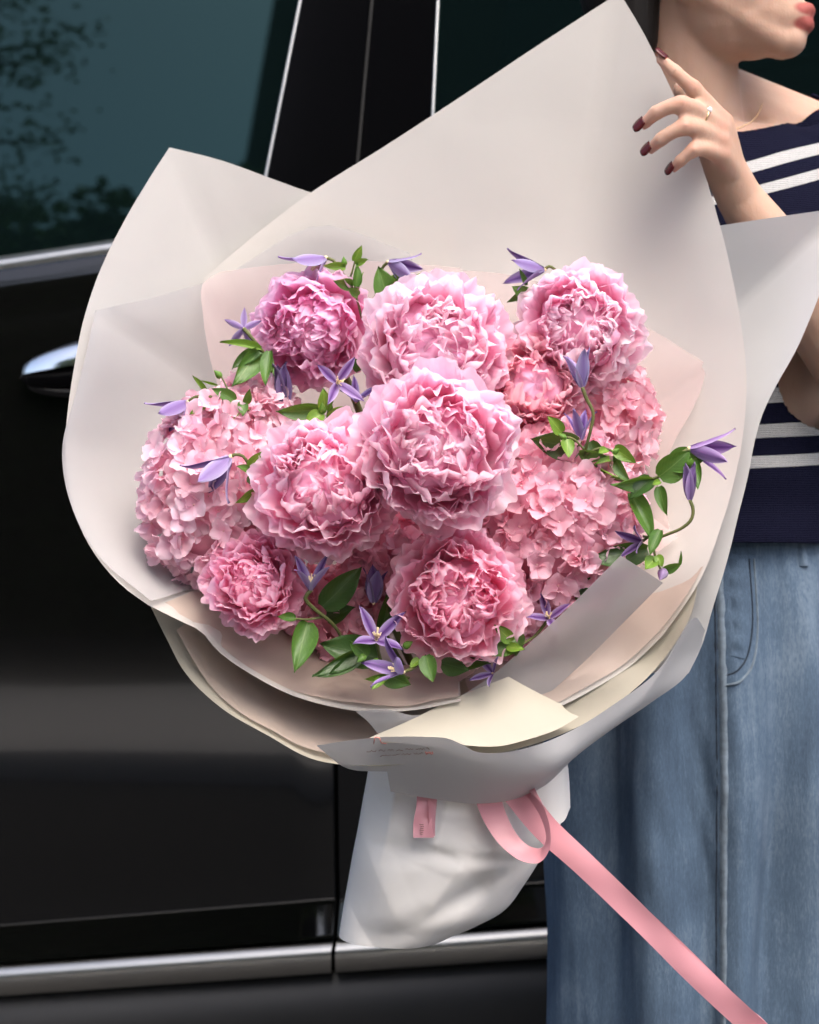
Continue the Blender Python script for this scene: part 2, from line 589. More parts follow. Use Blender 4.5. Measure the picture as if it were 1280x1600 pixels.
def ground_material(name, a, b, scale, rough=0.9):
    t = NT(name)
    oc = t.coord()
    big = t.noise(oc, scale * 0.05, 4)
    fine = t.noise(oc, scale, 3, 0.7)
    c = t.mix(t.math('MULTIPLY', t.math('ADD', big, fine), 0.5), a, b)
    return t.done(t.bsdf(c, rough, 0.3, normal=t.bump(fine, 0.4, 0.004)))
M_ASPHALT = ground_material("asphalt", (0.016, 0.016, 0.017), (0.038, 0.037, 0.036), 60)
M_PAVE = ground_material("paving", (0.42, 0.40, 0.37), (0.58, 0.56, 0.52), 25)
M_EARTH = ground_material("earth", (0.025, 0.023, 0.017), (0.05, 0.046, 0.034), 12)
M_BARK = ground_material("bark", (0.05, 0.04, 0.03), (0.13, 0.10, 0.075), 18)
def foliage_material():
    t = NT("tree_foliage")
    g = t.n("ShaderNodeNewGeometry")
    c = t.ramp(g.outputs["Random Per Island"], [(0, (0.025, 0.055, 0.012)), (0.6, (0.05, 0.105, 0.022)), (1, (0.10, 0.17, 0.035))])
    b = t.bsdf(c, 0.5, 0.4)
    return t.done(t.translucent(b, t.mix(0.4, c, (0.2, 0.3, 0.03)), 0.3))
M_FOLIAGE = foliage_material()

# ================================================================== SETTING
def sheet_obj(name, x0, x1, y0, y1, z, mat):
    me = mesh_from(name, [(x0, y0, z), (x1, y0, z), (x1, y1, z), (x0, y1, z)], [(0, 1, 2, 3)], None, False)
    o = part(name, me, mat)
    o["kind"] = "structure"
    return o
sheet_obj("ground", -150, 150, -150, 150, -0.02, M_EARTH)
sheet_obj("road", -60, 60, -0.42, 5.2, 0.0, M_ASPHALT)
pv = MB(); pv.box((-60, -2.7, -0.05), (60, -0.57, 0.12))
o = part("pavement", pv.mesh("pavement", False), M_PAVE); o["kind"] = "structure"
for k in range(40):
    kb = MB(); kb.box((-20 + k * 1.0 + 0.004, -0.566, -0.05), (-19 + k * 1.0 - 0.004, -0.422, 0.125))
    part("kerb_stone", kb.mesh("kerb_stone", False), M_PAVE, o)
pv = MB(); pv.box((-60, 5.2, -0.05), (60, 8.0, 0.12))
o = part("far_pavement", pv.mesh("far_pavement", False), M_PAVE); o["kind"] = "structure"

def make_tree(x, y, height, crown_r, label, seed, nleaf=5200, trunk_h=1.5, leaf=0.085, sparse=1.0):
    rng = random.Random(seed)
    root = thing("street_tree", label, "tree", (x, y, 0), "street trees along the pavements")
    tb = MB()
    pts = [(x, y, -0.1)]
    for k in range(1, 7):
        pts.append((x + rng.uniform(-.05, .05) * k, y + rng.uniform(-.05, .05) * k, (height - 1.0) * k / 6.0))
    tb.tube(cr(pts, 18), list(np.linspace(0.13, 0.03, 18)), 10)
    tips = []
    for k in range(16):
        t = rng.uniform(0.28, 0.95)
        b = np.array(pts[0]) * (1 - t) + np.array(pts[-1]) * t
        a = rng.uniform(0, 2 * math.pi)
        L = crown_r * rng.uniform(0.55, 0.95) * (1.15 - 0.5 * t)
        e = b + np.array([math.cos(a) * L, math.sin(a) * L, rng.uniform(0.1, 0.7) * L])
        tb.tube(cr([b, (b + e) / 2 + np.array([0, 0, 0.15]), e], 7), list(np.linspace(0.04, 0.008, 7)), 6)
        tips += [e, (b + e) / 2 + np.array([0, 0, .1])]
    part("trunk", tb.mesh("trunk"), M_BARK, root)
    V = []; F = []
    cz = trunk_h + (height - trunk_h) / 2
    clumps = tips + [np.array([x + rng.gauss(0, .45) * crown_r, y + rng.gauss(0, .45) * crown_r,
                               cz + rng.uniform(-1, 1) * (height - trunk_h) * 0.5]) for _ in range(40)]
    for k in range(nleaf):
        c = clumps[rng.randrange(len(clumps))]
        p = c + np.array([rng.gauss(0, 1), rng.gauss(0, 1), rng.gauss(0, .8)]) * crown_r * 0.20 * sparse
        d = nrm([rng.gauss(0, 1), rng.gauss(0, 1), rng.gauss(-.2, .6)])
        n = nrm(np.cross(d, [rng.gauss(0, 1), rng.gauss(0, 1), rng.gauss(0, 1)]))
        L = leaf * rng.uniform(.7, 1.4); w = L * 0.33
        i = len(V)
        V += [p, p + d * L * .5 + n * w, p + d * L, p + d * L * .5 - n * w]
        F.append((i, i + 1, i + 2, i + 3))
    cr_o = part("crown", mesh_from("crown", V, F, None, False), M_FOLIAGE, root)
    cr_o["kind"] = "stuff"
    return root

make_tree(-6.5, -3.6, 8.4, 1.5, "tall loose tree behind the photographer, mirrored at the left of the van window", 3, 8000, 3.2, 0.055, 0.45)

# unseen dark building, added for the black pillars to mirror
bld = thing("added_building", "added dark building behind the camera, there to be mirrored black in the van", "building", (-4.2, -14, 0))
mb = MB(); mb.box((-8.95, -24, 0), (-1.0, -12.4, 16)); part("wall", mb.mesh("wall", False), ground_material("dark_stone", (0.030, 0.028, 0.027), (0.055, 0.05, 0.047), 4), bld)
for fl_ in range(4):
    for bay in range(3):
        x0 = -8.2 + bay * 2.4; z0 = 1.2 + fl_ * 3.4
        fr_ = MB(); fr_.box((x0, -12.42, z0), (x0 + 1.35, -12.34, z0 + 1.9))
        wnd = part("window", fr_.mesh("window", False), M_TRIM_DARK, bld)
        pn = MB(); pn.box((x0 + .08, -12.335, z0 + .08), (x0 + 1.27, -12.33, z0 + 1.82)); part("pane", pn.mesh("pane", False), M_GLASS, wnd)
mb = MB(); mb.box((-9.1, -24.2, 16), (-0.8, -12.25, 16.4)); part("cornice", mb.mesh("cornice", False), M_PAVE, bld)

def make_hedge():
    rng = random.Random(11)
    root = thing("hedge", "long clipped dark green hedge along the opposite pavement, left end raised to mirror dark in the van window", "hedge", (0, -7.8, 0))
    V = []; F = []
    for k in range(52000):
        x = rng.uniform(-14, -3.6) if k % 3 else rng.uniform(-3.6, 16)
        z = rng.uniform(0.0, 2.7 + 0.25 * math.sin(x * 1.3)) if x > -3.6 else rng.uniform(0, 7.7 + .12 * math.sin(x * 5))
        y = -7.8 + rng.choice((1, -1, 1)) * (0.55 - abs(rng.gauss(0, .12)))
        d = nrm([rng.gauss(0, 1), rng.gauss(0, 1), rng.gauss(0, 1)])
        n = nrm(np.cross(d, [rng.gauss(0, 1), rng.gauss(0, 1), rng.gauss(0, 1)]))
        L = 0.15 * rng.uniform(.7, 1.3); w = L * .36
        i = len(V); p = np.array([x, y, z])
        V += [p, p + d * L * .5 + n * w, p + d * L, p + d * L * .5 - n * w]
        F.append((i, i + 1, i + 2, i + 3))
    fo = part("foliage", mesh_from("foliage", V, F, None, False), M_FOLIAGE, root); fo["kind"] = "stuff"
    b = MB(); b.box((-3.6, -8.15, 0), (16, -7.45, 2.5)); b.box((-14, -8.15, 0), (-3.601, -7.45, 7.5))  # solid core blocks the sky; left end raised for a dark band in the window
    part("branch_mass", b.mesh("branch_mass", False), M_BARK, root)
make_hedge()

# ================================================================== CAR
PSI = math.atan(0.186)
CS, SN = math.cos(PSI), math.sin(PSI)
def rise(s):
    a = abs(s)
    r = a if a < 0.7 else 0.7 + 0.5 * math.tanh((a - 0.7) / 0.5)
    return 0.115 * math.copysign(r, s)
def cpt(s, z, d):
    return np.array([s * CS + d * SN, 2.06 - s * SN + d * CS, z + rise(s)])
car = thing("parked_van", "glossy black van parked behind the woman, chrome trim along door sill and window", "van", tuple(cpt(0, 0, 0.9) * np.array([1, 1, 0])))

def car_grid(name, ss, prof, mat, parent, off=0.0, thick=0.0):
    P = np.array([[cpt(s, z, d + off) for s in ss] for z, d in prof])
    me = grid_mesh(name, P)
    o = part(name, me, mat, parent)
    if thick:
        m = o.modifiers.new("thickness", 'SOLIDIFY'); m.thickness = thick; m.offset = -1
    return o
DOOR_PROF = [(0.516, 0.000), (0.522, 0.001), (0.553, 0.012), (0.562, 0.0125), (0.60, 0.0098), (0.68, 0.0050), (0.76, 0.0018), (0.80, 0.0006), (0.84, 0.0),
             (0.95, -0.001), (1.05, 0.0), (1.15, 0.002), (1.22, 0.0028), (1.262, 0.0036), (1.275, 0.0044), (1.285, 0.007), (1.296, 0.0082), (1.32, 0.0092), (1.348, 0.0105), (1.352, 0.016), (1.353, 0.07)]
SEGS = [("rear_fender", -2.3, -1.16), ("door", -1.155, -0.0887), ("door", -0.0869, 0.955), ("front_fender", 0.96, 2.4)]
doors = []
for nm, a, b in SEGS:
    n = max(12, int((b - a) * 22))
    ss = list(np.linspace(a, b, n))
    P = []
    for z, d in DOOR_PROF:
        P.append([cpt(s, z, d + (0.0)) for s in ss])
    P = np.array(P)
    # rolled edges at the shut lines
    rolled = np.concatenate([np.array([[cpt(a + 0.0, z, d + 0.02) for z, d in DOOR_PROF]]).transpose(1, 0, 2)[:, :1],
                             np.array([[cpt(a + 0.0005, z, d + 0.002) for z, d in DOOR_PROF]]).transpose(1, 0, 2)[:, :1], 
                             np.array([[cpt(s, z, d) for s in np.linspace(a + 0.003, b - 0.003, n)] for z, d in DOOR_PROF]),
                             np.array([[cpt(b - 0.0005, z, d + 0.002) for z, d in DOOR_PROF]]).transpose(1, 0, 2)[:, :1],
                             np.array([[cpt(b, z, d + 0.02) for z, d in DOOR_PROF]]).transpose(1, 0, 2)[:, :1]], axis=1)
    o = part(nm, grid_mesh(nm, rolled), M_PAINT, car)
    doors.append(o)
# inner body behind the shut lines, sill, roof and far side as one shell
ss = list(np.linspace(-2.3, 2.4, 60))
car_grid("inner_body", ss, [(0.30, 0.06), (0.5, 0.05), (0.9, 0.04), (1.25, 0.06), (1.36, 0.09)], M_TRIM_DARK, car)
car_grid("sill", ss, [(0.26, 0.16), (0.27, 0.05), (0.29, 0.02), (0.33, 0.006), (0.40, 0.0), (0.474, 0.001), (0.476, 0.03)], M_TRIM_DARK, car)
car_grid("roof", ss, [(1.952, 0.150), (1.965, 0.158), (2.00, 0.185), (2.03, 0.25), (2.055, 0.4), (2.065, 0.95), (2.055, 1.5), (2.03, 1.65), (2.0, 1.715), (1.95, 1.74),
                      (1.36, 1.84), (1.25, 1.88), (0.8, 1.9), (0.3, 1.88), (0.26, 1.75)], M_PAINT, car)
for s in (-2.3, 2.4):
    prof = [(0.30, 0.06), (1.0, 0.04), (1.36, 0.09), (1.96, 0.16), (2.055, 0.4), (2.065, 0.95), (2.055, 1.5), (1.95, 1.74), (1.36, 1.84), (0.8, 1.9), (0.3, 1.88)]
    V = [cpt(s, z, d) for z, d in prof]
    part("end_panel", mesh_from("end_panel", V, [tuple(range(len(V)))], None, False), M_PAINT, car)
# bright strip along the sill, in two lengths
for a, b in ((-2.0, -0.0905), (-0.0855, 1.9)):
    st = part("sill_strip", grid_mesh("sill_strip", np.array([[cpt(s, z, d) for s in np.linspace(a, b, 40)] for z, d in
         [(0.476, 0.012), (0.4765, -0.004), (0.479, -0.008), (0.499, -0.0095), (0.504, -0.008), (0.509, -0.003), (0.5125, 0.004), (0.514, 0.014)]])), M_CHROME, car)
# window line
car_grid("window_moulding", list(np.linspace(-2.0, -0.196, 50)), [(1.352, 0.052), (1.3525, 0.032), (1.3545, 0.0305), (1.3655, 0.0325), (1.3672, 0.0345), (1.374, 0.047), (1.3755, 0.058), (1.3755, 0.075)], M_CHROME, car)
car_grid("window_moulding", list(np.linspace(0.017, 1.9, 50)), [(1.352, 0.052), (1.3525, 0.032), (1.3545, 0.0305), (1.3655, 0.0325), (1.3672, 0.0345), (1.374, 0.047), (1.3755, 0.058), (1.3755, 0.075)], M_CHROME, car)
def gd(z):
    t = (z - 1.372) / 0.58
    return 0.058 + 0.58 * (0.172 * t + 0.015 * t * t)
def strip_s(z, s0, s1):       # leaning pillar edge
    return s0 + (s1 - s0) * (z - 1.42) / 0.22
zs = list(np.linspace(1.372, 1.955, 16))
def glass(name, fa, fb, mat, off=0.0, n=24):
    P = np.array([[cpt(fa(z) + (fb(z) - fa(z)) * k / (n - 1.0), z, gd(z) + off) for k in range(n)] for z in zs])
    return part(name, grid_mesh(name, P), mat, car)
edgeA = lambda z: strip_s(z, -0.189, -0.1555)
edgeB = lambda z: strip_s(z, -0.0755, -0.0645)
edgeC = lambda z: strip_s(z, 0.014, 0.0170)
glass("window", lambda z: -1.10, lambda z: edgeA(z) - 0.002, M_GLASS)
glass("window", lambda z: -2.05, lambda z: -1.16, M_GLASS)
glass("window", lambda z: edgeC(z) + 0.002, lambda z: 0.98, M_GLASS)
glass("window", lambda z: 1.04, lambda z: 1.85, M_GLASS)
glass("pillar", lambda z: -1.158, lambda z: -1.102, M_GLOSSBLACK, -0.003, 6)
glass("pillar", lambda z: 0.982, lambda z: 1.038, M_GLOSSBLACK, -0.003, 6)
glass("pillar", lambda z: edgeA(z) + 0.001, lambda z: edgeB(z) - 0.002, M_GLOSSBLACK, -0.003, 8)
glass("pillar", lambda z: edgeB(z) + 0.002, lambda z: edgeC(z) - 0.001, M_GLOSSBLACK, -0.003, 8)
for f, r, mt in ((edgeA, 0.0020, M_CHROME), (edgeC, 0.0018, M_CHROME)):
    tb = MB(); tb.tube([cpt(f(z), z, gd(z) - 0.003) for z in zs], r, 8)
    part("pillar_strip", tb.mesh("pillar_strip"), mt, car)
tb = MB(); tb.tube([cpt(edgeB(z), z, gd(z) - 0.0005) for z in zs], 0.0022, 8)
part("shut_seal", tb.mesh("shut_seal"), M_RUBBER, car)
# door handles (dark grip with a bright upper half) in their doors
def handle(door, s0, s1, zc):
    n = 22
    ss = np.linspace(s0, s1, n)
    def section(k, a0, a1, m, rz, rd):
        t = k / (n - 1.0)
        e = min(1.0, math.sin(math.pi * min(max(t, 0.0), 1.0)) ** 0.42 + 0.02)
        out = []
        for j in range(m):
            a = a0 + (a1 - a0) * j / (m - 1.0)
            out.append(cpt(ss[k], zc + rz * e * math.sin(a), -0.026 * e ** 0.6 + 0.004 - rd * e * math.cos(a)))
        return out
    lower = np.array([section(k, -math.pi / 2 - .4, 0.05, 9, 0.027, 0.014) for k in range(n)])
    h = part("door_handle", grid_mesh("door_handle", lower), M_GLOSSBLACK, door)
    upper = np.array([section(k, 0.02, math.pi / 2 + .4, 9, 0.030, 0.019) for k in range(n)])
    part("handle_cap", grid_mesh("handle_cap", upper), M_CHROME_BRIGHT, h)
    # recess dish behind the grip
    dish = np.array([[cpt(s, zc + 0.036 * math.sin(a) * e, 0.0005 - 0.0035 * math.cos(a)) for a in np.linspace(-1.57, 1.57, 9)]
                     for s, e in [(s0 + (s1 - s0) * t, min(1, math.sin(math.pi * t) ** .4 + .01)) for t in np.linspace(0.0, 1, n)]])
    part("handle_bezel", grid_mesh("handle_bezel", dish), M_PAINT, h)
handle(doors[1], -0.474, -0.235, 1.216)
handle(doors[2], 0.10, 0.33, 1.215)
# wheels
for s in (-1.62, 1.62):
    c = cpt(s, 0, 0.12); c[2] = 0.33
    ax = np.array([SN, CS, 0.0]); ux = np.array([CS, -SN, 0.0]); uz = np.array([0, 0, 1.0])
    def ring(prof, n=40):
        return np.array([[c + ax * y + r * (math.cos(2 * math.pi * k / n) * ux + math.sin(2 * math.pi * k / n) * uz) for k in range(n)] for r, y in prof])
    wo_ = part("wheel", grid_mesh("wheel", ring([(0.06, -0.075), (0.10, -0.085), (0.205, -0.06), (0.225, -0.09), (0.235, -0.095), (0.235, 0.1), (0.05, 0.1)]), True), M_CHROME, car)
    part("tyre", grid_mesh("tyre", ring([(0.236, 0.09), (0.236, -0.092), (0.30, -0.10), (0.325, -0.08), (0.33, 0.0), (0.325, 0.08), (0.30, 0.1)]), True), M_RUBBER, wo_)
    for k in range(5):
        a = 2 * math.pi * k / 5
        d = math.cos(a) * ux + math.sin(a) * uz
        tb = MB(); tb.tube([c + d * 0.05 - ax * .088, c + d * 0.14 - ax * .083, c + d * 0.222 - ax * .088], [0.03, 0.022, 0.026], 8)
        part("spoke", tb.mesh("spoke"), M_CHROME, wo_)

# ================================================================== PERSON
PX, PY = 0.282, 1.755
person = thing("person", "woman in navy striped knit top and long denim skirt holding up a paper corner", "person", (PX, PY, 0))
YAW = R(68)
HC = W(1092, -84, 1.705)
HF = np.array([math.sin(YAW), -math.cos(YAW), 0.0]); HL = np.array([math.cos(YAW), math.sin(YAW), 0.0]); HU = np.array([0, 0, 1.0])
pitch = R(4)
HF, HU = HF * math.cos(pitch) + HU * math.sin(pitch), HU * math.cos(pitch) - HF * math.sin(pitch)
HM = np.stack([HF, HL, HU], 1)
def hp(f, l, u):
    return HC + HF * f + HL * l + HU * u
b = MB()
# head: skull, face, jaw, chin, mouth, nose
b.ell(hp(-.014, 0, .035), (.096, .075, .090), HM, 16, 24)
b.ell(hp(.022, 0, -.030), (.066, .062, .085), HM)
b.ell(hp(.026, 0, -.073), (.056, .047, .036), HM)
b.ell(hp(.0765, 0, -.1035), (.0185, .020, .0165), HM)
b.ell(hp(.046, 0, -.070), (.049, .041, .046), HM)
b.ell(hp(.070, 0, -.079), (.026, .031, .029), HM)
for s in (-1, 1):
    b.capsule(hp(-.004, s * .056, -.045), hp(.070, s * .010, -.103), .019, .0155)
    b.ell(hp(.050, s * .036, -.030), (.034, .026, .032), HM)          # cheek
    b.ell(hp(-.012, s * .073, -.012), (.016, .007, .030), HM)         # ear
    b.ell(hp(.062, s * .032, .028), (.020, .026, .010), HM)           # brow
# nose and lips
b.capsule(hp(.082, 0, .015), hp(.108, 0, -.030), .008, .0095)
for s in (-1, 1):
    b.ell(hp(.094, s * .011, -.036), (.010, .008, .007), HM)
    b.capsule(hp(.0985, s * .004, -.0785), hp(.085, s * .021, -.0850), .0066, .003)    # upper lip
    b.capsule(hp(.0955, s * .004, -.0918), hp(.085, s * .018, -.0868), .0074, .003)    # lower lip
LIPS = (hp(.097, 0, -.0795), hp(.095, 0, -.0925))
# neck and torso
neck0 = hp(-.022, 0, -.05); neck1 = np.array([PX + .000, PY - .005, 1.345])
b.capsule(neck0, neck1, .0465, .050, 22)
for s in (-1, 1):
    b.capsule(neck1 + np.array([s * .022, .014, .055]), np.array([PX + s * .150, PY + .008, 1.345]), .040, .043, 18)   # shoulder line
    b.capsule(np.array([PX + s * .02, PY - .062, 1.335]), np.array([PX + s * .14, PY - .03, 1.362]), .011, .010)      # collar bone
rings = [(0.74, .12, .09), (0.80, .118, .092), (0.88, .124, .096), (0.96, .122, .090), (1.02, .126, .088), (1.10, .133, .093), (1.18, .146, .108),
         (1.24, .155, .113), (1.30, .158, .098), (1.345, .145, .076), (1.372, .09, .056)]
rr = cr(rings, 40)
P = np.array([[(PX + a * math.cos(t), PY + d * math.sin(t), z) for t in np.linspace(0, 2 * math.pi, 36, endpoint=False)] for z, a, d in rr])
V = P.reshape(-1, 3); F = grid_faces(40, 36, True); F.append(tuple(range(35, -1, -1))); F.append(tuple(39 * 36 + j for j in range(36)))
b.add(V, F)
for s in (-1, 1):
    b.ell((PX + s * .07, PY - .075, 1.215), (.058, .05, .06))
# her left arm (on the right of the picture), hand at the paper edge
SH = np.array([PX + .172, PY + .0, 1.338]); EL = W(1345, 585, 1.625); WR = W(1156, 310, 1.585)
b.capsule(SH, EL, .045, .036, 18)
b.capsule(EL, EL * .62 + WR * .38 + np.array([0.002, 0, 0]), .037, .036, 18)
b.capsule(EL * .62 + WR * .38, WR, .036, .0205, 18)
HB = W(1124, 246, 1.562)
b.capsule(WR, HB, .0205, .018, 16)
FING = {   # knuckle, middle joint, end joint, tip  (x, y, depth), radius
    "index": ([(1130, 192, 1.546), (1083, 138, 1.528), (1054, 112, 1.525), (1033, 92, 1.527)], (.0093, .0076, .0066, .0054)),
    "middle": ([(1124, 200, 1.540), (1064, 163, 1.516), (1026, 176, 1.520), (1007, 194, 1.528)], (.0095, .0079, .0069, .0056)),
    "ring": ([(1124, 219, 1.538), (1070, 198, 1.516), (1034, 217, 1.521), (1018, 232, 1.529)], (.0093, .0077, .0067, .0054)),
    "small": ([(1128, 242, 1.540), (1084, 234, 1.520), (1064, 251, 1.524), (1054, 262, 1.530)], (.0087, .0068, .0059, .0049)),
}
for nm, (pts, rad) in FING.items():
    Q = [W3(p) for p in pts]
    b.capsule(WR * .55 + HB * .45, Q[0], .0165, rad[0] + .0008, 14)
    c = cr(Q, 16); rr2 = np.interp(np.linspace(0, 3, 16), [0, 1, 2, 3], rad)
    for k in range(15):
        b.capsule(c[k], c[k + 1], rr2[k], rr2[k + 1], 12)
    b.ell(Q[1], (rad[1] * 1.10,) * 3); b.ell(Q[2], (rad[2] * 1.06,) * 3)
th = [W(1140, 262, 1.568), W(1112, 205, 1.584), W(1082, 165, 1.588), W(1066, 140, 1.584)]     # thumb behind the paper
c = cr(th, 10)
for k in range(9):
    b.capsule(c[k], c[k + 1], .0125 - .0004 * k, .0125 - .0004 * (k + 1), 12)
# her right arm goes down behind the bouquet to its tie
SHR = np.array([PX - .172, PY, 1.338]); ELR = np.array([0.06, 1.74, 1.06]); WRR = W(770, 1300, 1.60)
b.capsule(SHR, ELR, .045, .036, 18); b.capsule(ELR, WRR, .036, .0235, 18)
HBR = W(755, 1330, 1.575); b.capsule(WRR, HBR, .023, .02, 14)
for k in range(4):
    q = [HBR + np.array([-.01, 0, .024 - .017 * k]), W(715, 1275 + 22 * k, 1.575), W(690, 1282 + 22 * k, 1.552)]
    b.capsule(q[0], q[1], .0095, .0085, 12); b.capsule(q[1], q[2], .0085, .0068, 12)
b.capsule(HBR + np.array([.01, 0, .02]), W(800, 1280, 1.555), .0115, .0085, 12)
# legs
for s in (-1, 1):
    hip = np.array([PX + s * .056, PY + .015, .80]); kn = np.array([PX + s * .058, PY + .02, .46]); an = np.array([PX + s * .065, PY + .03, .09])
    b.capsule(hip, kn, .066, .046, 18); b.capsule(kn, kn * .6 + an * .4, .052, .054, 18); b.capsule(kn * .6 + an * .4, an, .052, .034, 18)
    b.capsule(an + np.array([0, .02, -.045]), an + np.array([0, -.13, -.06]), .036, .026, 14)
body = part("body", b.mesh("body"), None, person)
m = body.modifiers.new("join", 'REMESH'); m.mode = 'VOXEL'; m.voxel_size = 0.0026; m.use_smooth_shade = True
m = body.modifiers.new("soft", 'SMOOTH'); m.factor = 0.5; m.iterations = 8
bpy.context.view_layer.update()
dg = bpy.context.evaluated_depsgraph_get()
bm_ = bpy.data.meshes.new_from_object(body.evaluated_get(dg))
body.modifiers.clear()
old = body.data
body.data = bm_
bpy.data.meshes.remove(old)
bm_.materials.clear()
bm_.materials.append(skin_material(LIPS, (HF, HL, HU), hp(.06, -.045, -.035), [W3(FING[f][0][q]) + np.array([0, -.006, .004]) for f in FING for q in (0, 1)] + [W3(FING[f][0][3]) for f in FING]))
bm_.polygons.foreach_set("use_smooth", [True] * len(bm_.polygons))

# knit top: follows the body from the boat neck to the hem, sleeves to above the elbow
n = len(bm_.vertices)
co = np.empty(n * 3); bm_.vertices.foreach_get("co", co); co = co.reshape(-1, 3)
no = np.empty(n * 3); bm_.vertices.foreach_get("normal", no); no = no.reshape(-1, 3)
def seg_t(p, a, c):
    d = c - a
    t = np.clip(((p - a) @ d) / (d @ d), 0, 1)
    return t, np.linalg.norm(p - (a + t[:, None] * d), axis=1)
tl, dl = seg_t(co, SH, EL); tr, dr = seg_t(co, SHR, ELR)
tf, df = seg_t(co, EL, WR); tfr, dfr = seg_t(co, ELR, WRR)
dx = np.abs(co[:, 0] - PX)
neckline = 1.352 + 0.05 * np.clip(dx / 0.13, 0, 1.3) ** 2.0 + 0.02 * (co[:, 1] > PY)
near_el = np.linalg.norm(co - EL, axis=1) < 0.085
torso = (co[:, 2] > 0.968) & (co[:, 2] < neckline) & (dx < 0.178) & (np.abs(co[:, 1] - PY) < 0.15)
hand_near = co[:, 1] < 1.615
arm_l = (dl < 0.06) & (tl < 0.72) & (co[:, 2] < neckline); arm_r = (dr < 0.06) & (tr < 0.72) & (co[:, 2] < neckline)
fore = ((df < 0.047) & (tf > 0.06) & (tl > .55)) | ((dfr < 0.043) & (tfr > 0.15))
lower_arm = ((dl < 0.06) & (tl >= 0.72)) | ((dr < 0.06) & (tr >= 0.72))
keep = (torso | arm_l | arm_r) & ~fore & ~(lower_arm & (dx > 0.15)) & ~hand_near & ~(near_el & (tl > .45))
polys = [tuple(p.vertices) for p in bm_.polygons]
kept = [p for p in polys if all(keep[i] for i in p)]
par = {}
def find(i):
    while par.setdefault(i, i) != i:
        par[i] = par[par[i]]; i = par[i]
    return i
for p in kept:
    r0 = find(p[0])
    for i in p[1:]:
        par[find(i)] = r0
sizes = {}
for p in kept:
    r0 = find(p[0]); sizes[r0] = sizes.get(r0, 0) + 1
big = max(sizes.values())
kept = [p for p in kept if sizes[find(p[0])] > big * .1]
idx = sorted({i for p in kept for i in p}); mp = {i: k for k, i in enumerate(idx)}
ease = np.interp(co[idx, 2], [0.96, 1.02, 1.12, 1.2, 1.3, 1.36, 1.40], [.030, .026, .022, .014, .009, .006, .005])
wr = np.array([mnoise.noise(Vector((p[0] * 9, p[1] * 9, p[2] * 22))) for p in co[idx]])
V = co[idx] + no[idx] * (ease + wr * np.interp(co[idx, 2], [1.0, 1.3], [.007, .0025]))[:, None]
sw = part("sweater", mesh_from("sweater", V, [tuple(mp[i] for i in p) for p in kept]), M_SWEATER, person)
m = sw.modifiers.new("smooth", 'SMOOTH'); m.factor = 0.5; m.iterations = 12
m = sw.modifiers.new("thickness", 'SOLIDIFY'); m.thickness = 0.003; m.offset = 0

# hair: smooth cap drawn back into a low knot, nape hair showing beside the jaw
hb = MB()
hb.ell(hp(-.030, 0, .043), (.101, .084, .098), HM, 18, 28)
hb.ell(hp(-.070, 0, -.010), (.050, .066, .085), HM, 14, 22)
for k in range(46):
    a = -1.3 + 2.6 * k / 45.0
    p0 = hp(.045 + .01 * math.cos(a * 2), .060 * math.sin(a), .125 - .05 * abs(math.sin(a)))
    p1 = hp(-.03, .088 * math.sin(a), .06 + .085 * math.cos(a)); p2 = hp(-.09, .06 * math.sin(a), .02)
    hb.tube(cr([p0, p1, p2, hp(-.122, .02 * math.sin(a), -.015)], 10), [.0015, .004, .006, .006, .006, .006, .005, .005, .004, .003], 6)
for s in (-1, 1):
    hb.capsule(hp(-.045, s * .052, .03), hp(-.060, s * .044, -.092), .030, .024)
part("hair", hb.mesh("hair"), M_HAIR, person)
for s in (-1, 1):
    eb = MB(); eb.ell(hp(.068, s * .031, .005), (.0125,) * 3)
    part("eye", eb.mesh("eye"), M_STONE, person)
    eb = MB(); eb.ell(hp(.0765, s * .031, .005), (.005, .006, .006), HM)
    part("iris", eb.mesh("iris"), M_HAIR, person)
# varnished nails
for nm, (pts, rad) in FING.items():
    q2, q3 = W3(pts[2]), W3(pts[3])
    d = nrm(q3 - q2)
    up = np.array([0.12, -0.92, 0.38]) if nm != "index" else np.array([0.62, -0.62, 0.5])
    if nm in ("middle", "ring", "small"):
        up = nrm(np.array([-0.62, -0.70, 0.30]))
    up = nrm(up - d * (up @ d)); sd = np.cross(d, up)
    L = rad[3] * 1.75; wv = rad[3] * 0.86
    P = []
    for i in range(9):
        u = i / 8.0
        ww = wv * (0.80 + 0.35 * math.sin(math.pi * min(1, u * .75 + .1)) - (0.55 * max(0, u - .7) / .3) ** 2)
        row = []
        for j in range(7):
            v = -1 + 2 * j / 6.0
            row.append(q3 + d * (-0.35 * L + 1.25 * L * u) + sd * ww * v + up * (rad[3] * (1.03 - 0.10 * u) - 0.30 * ww * v * v))
        P.append(row)
    no_ = part("nail", grid_mesh("nail", np.array(P)), M_NAIL, person)
    m = no_.modifiers.new("thickness", 'SOLIDIFY'); m.thickness = 0.0009; m.offset = 0
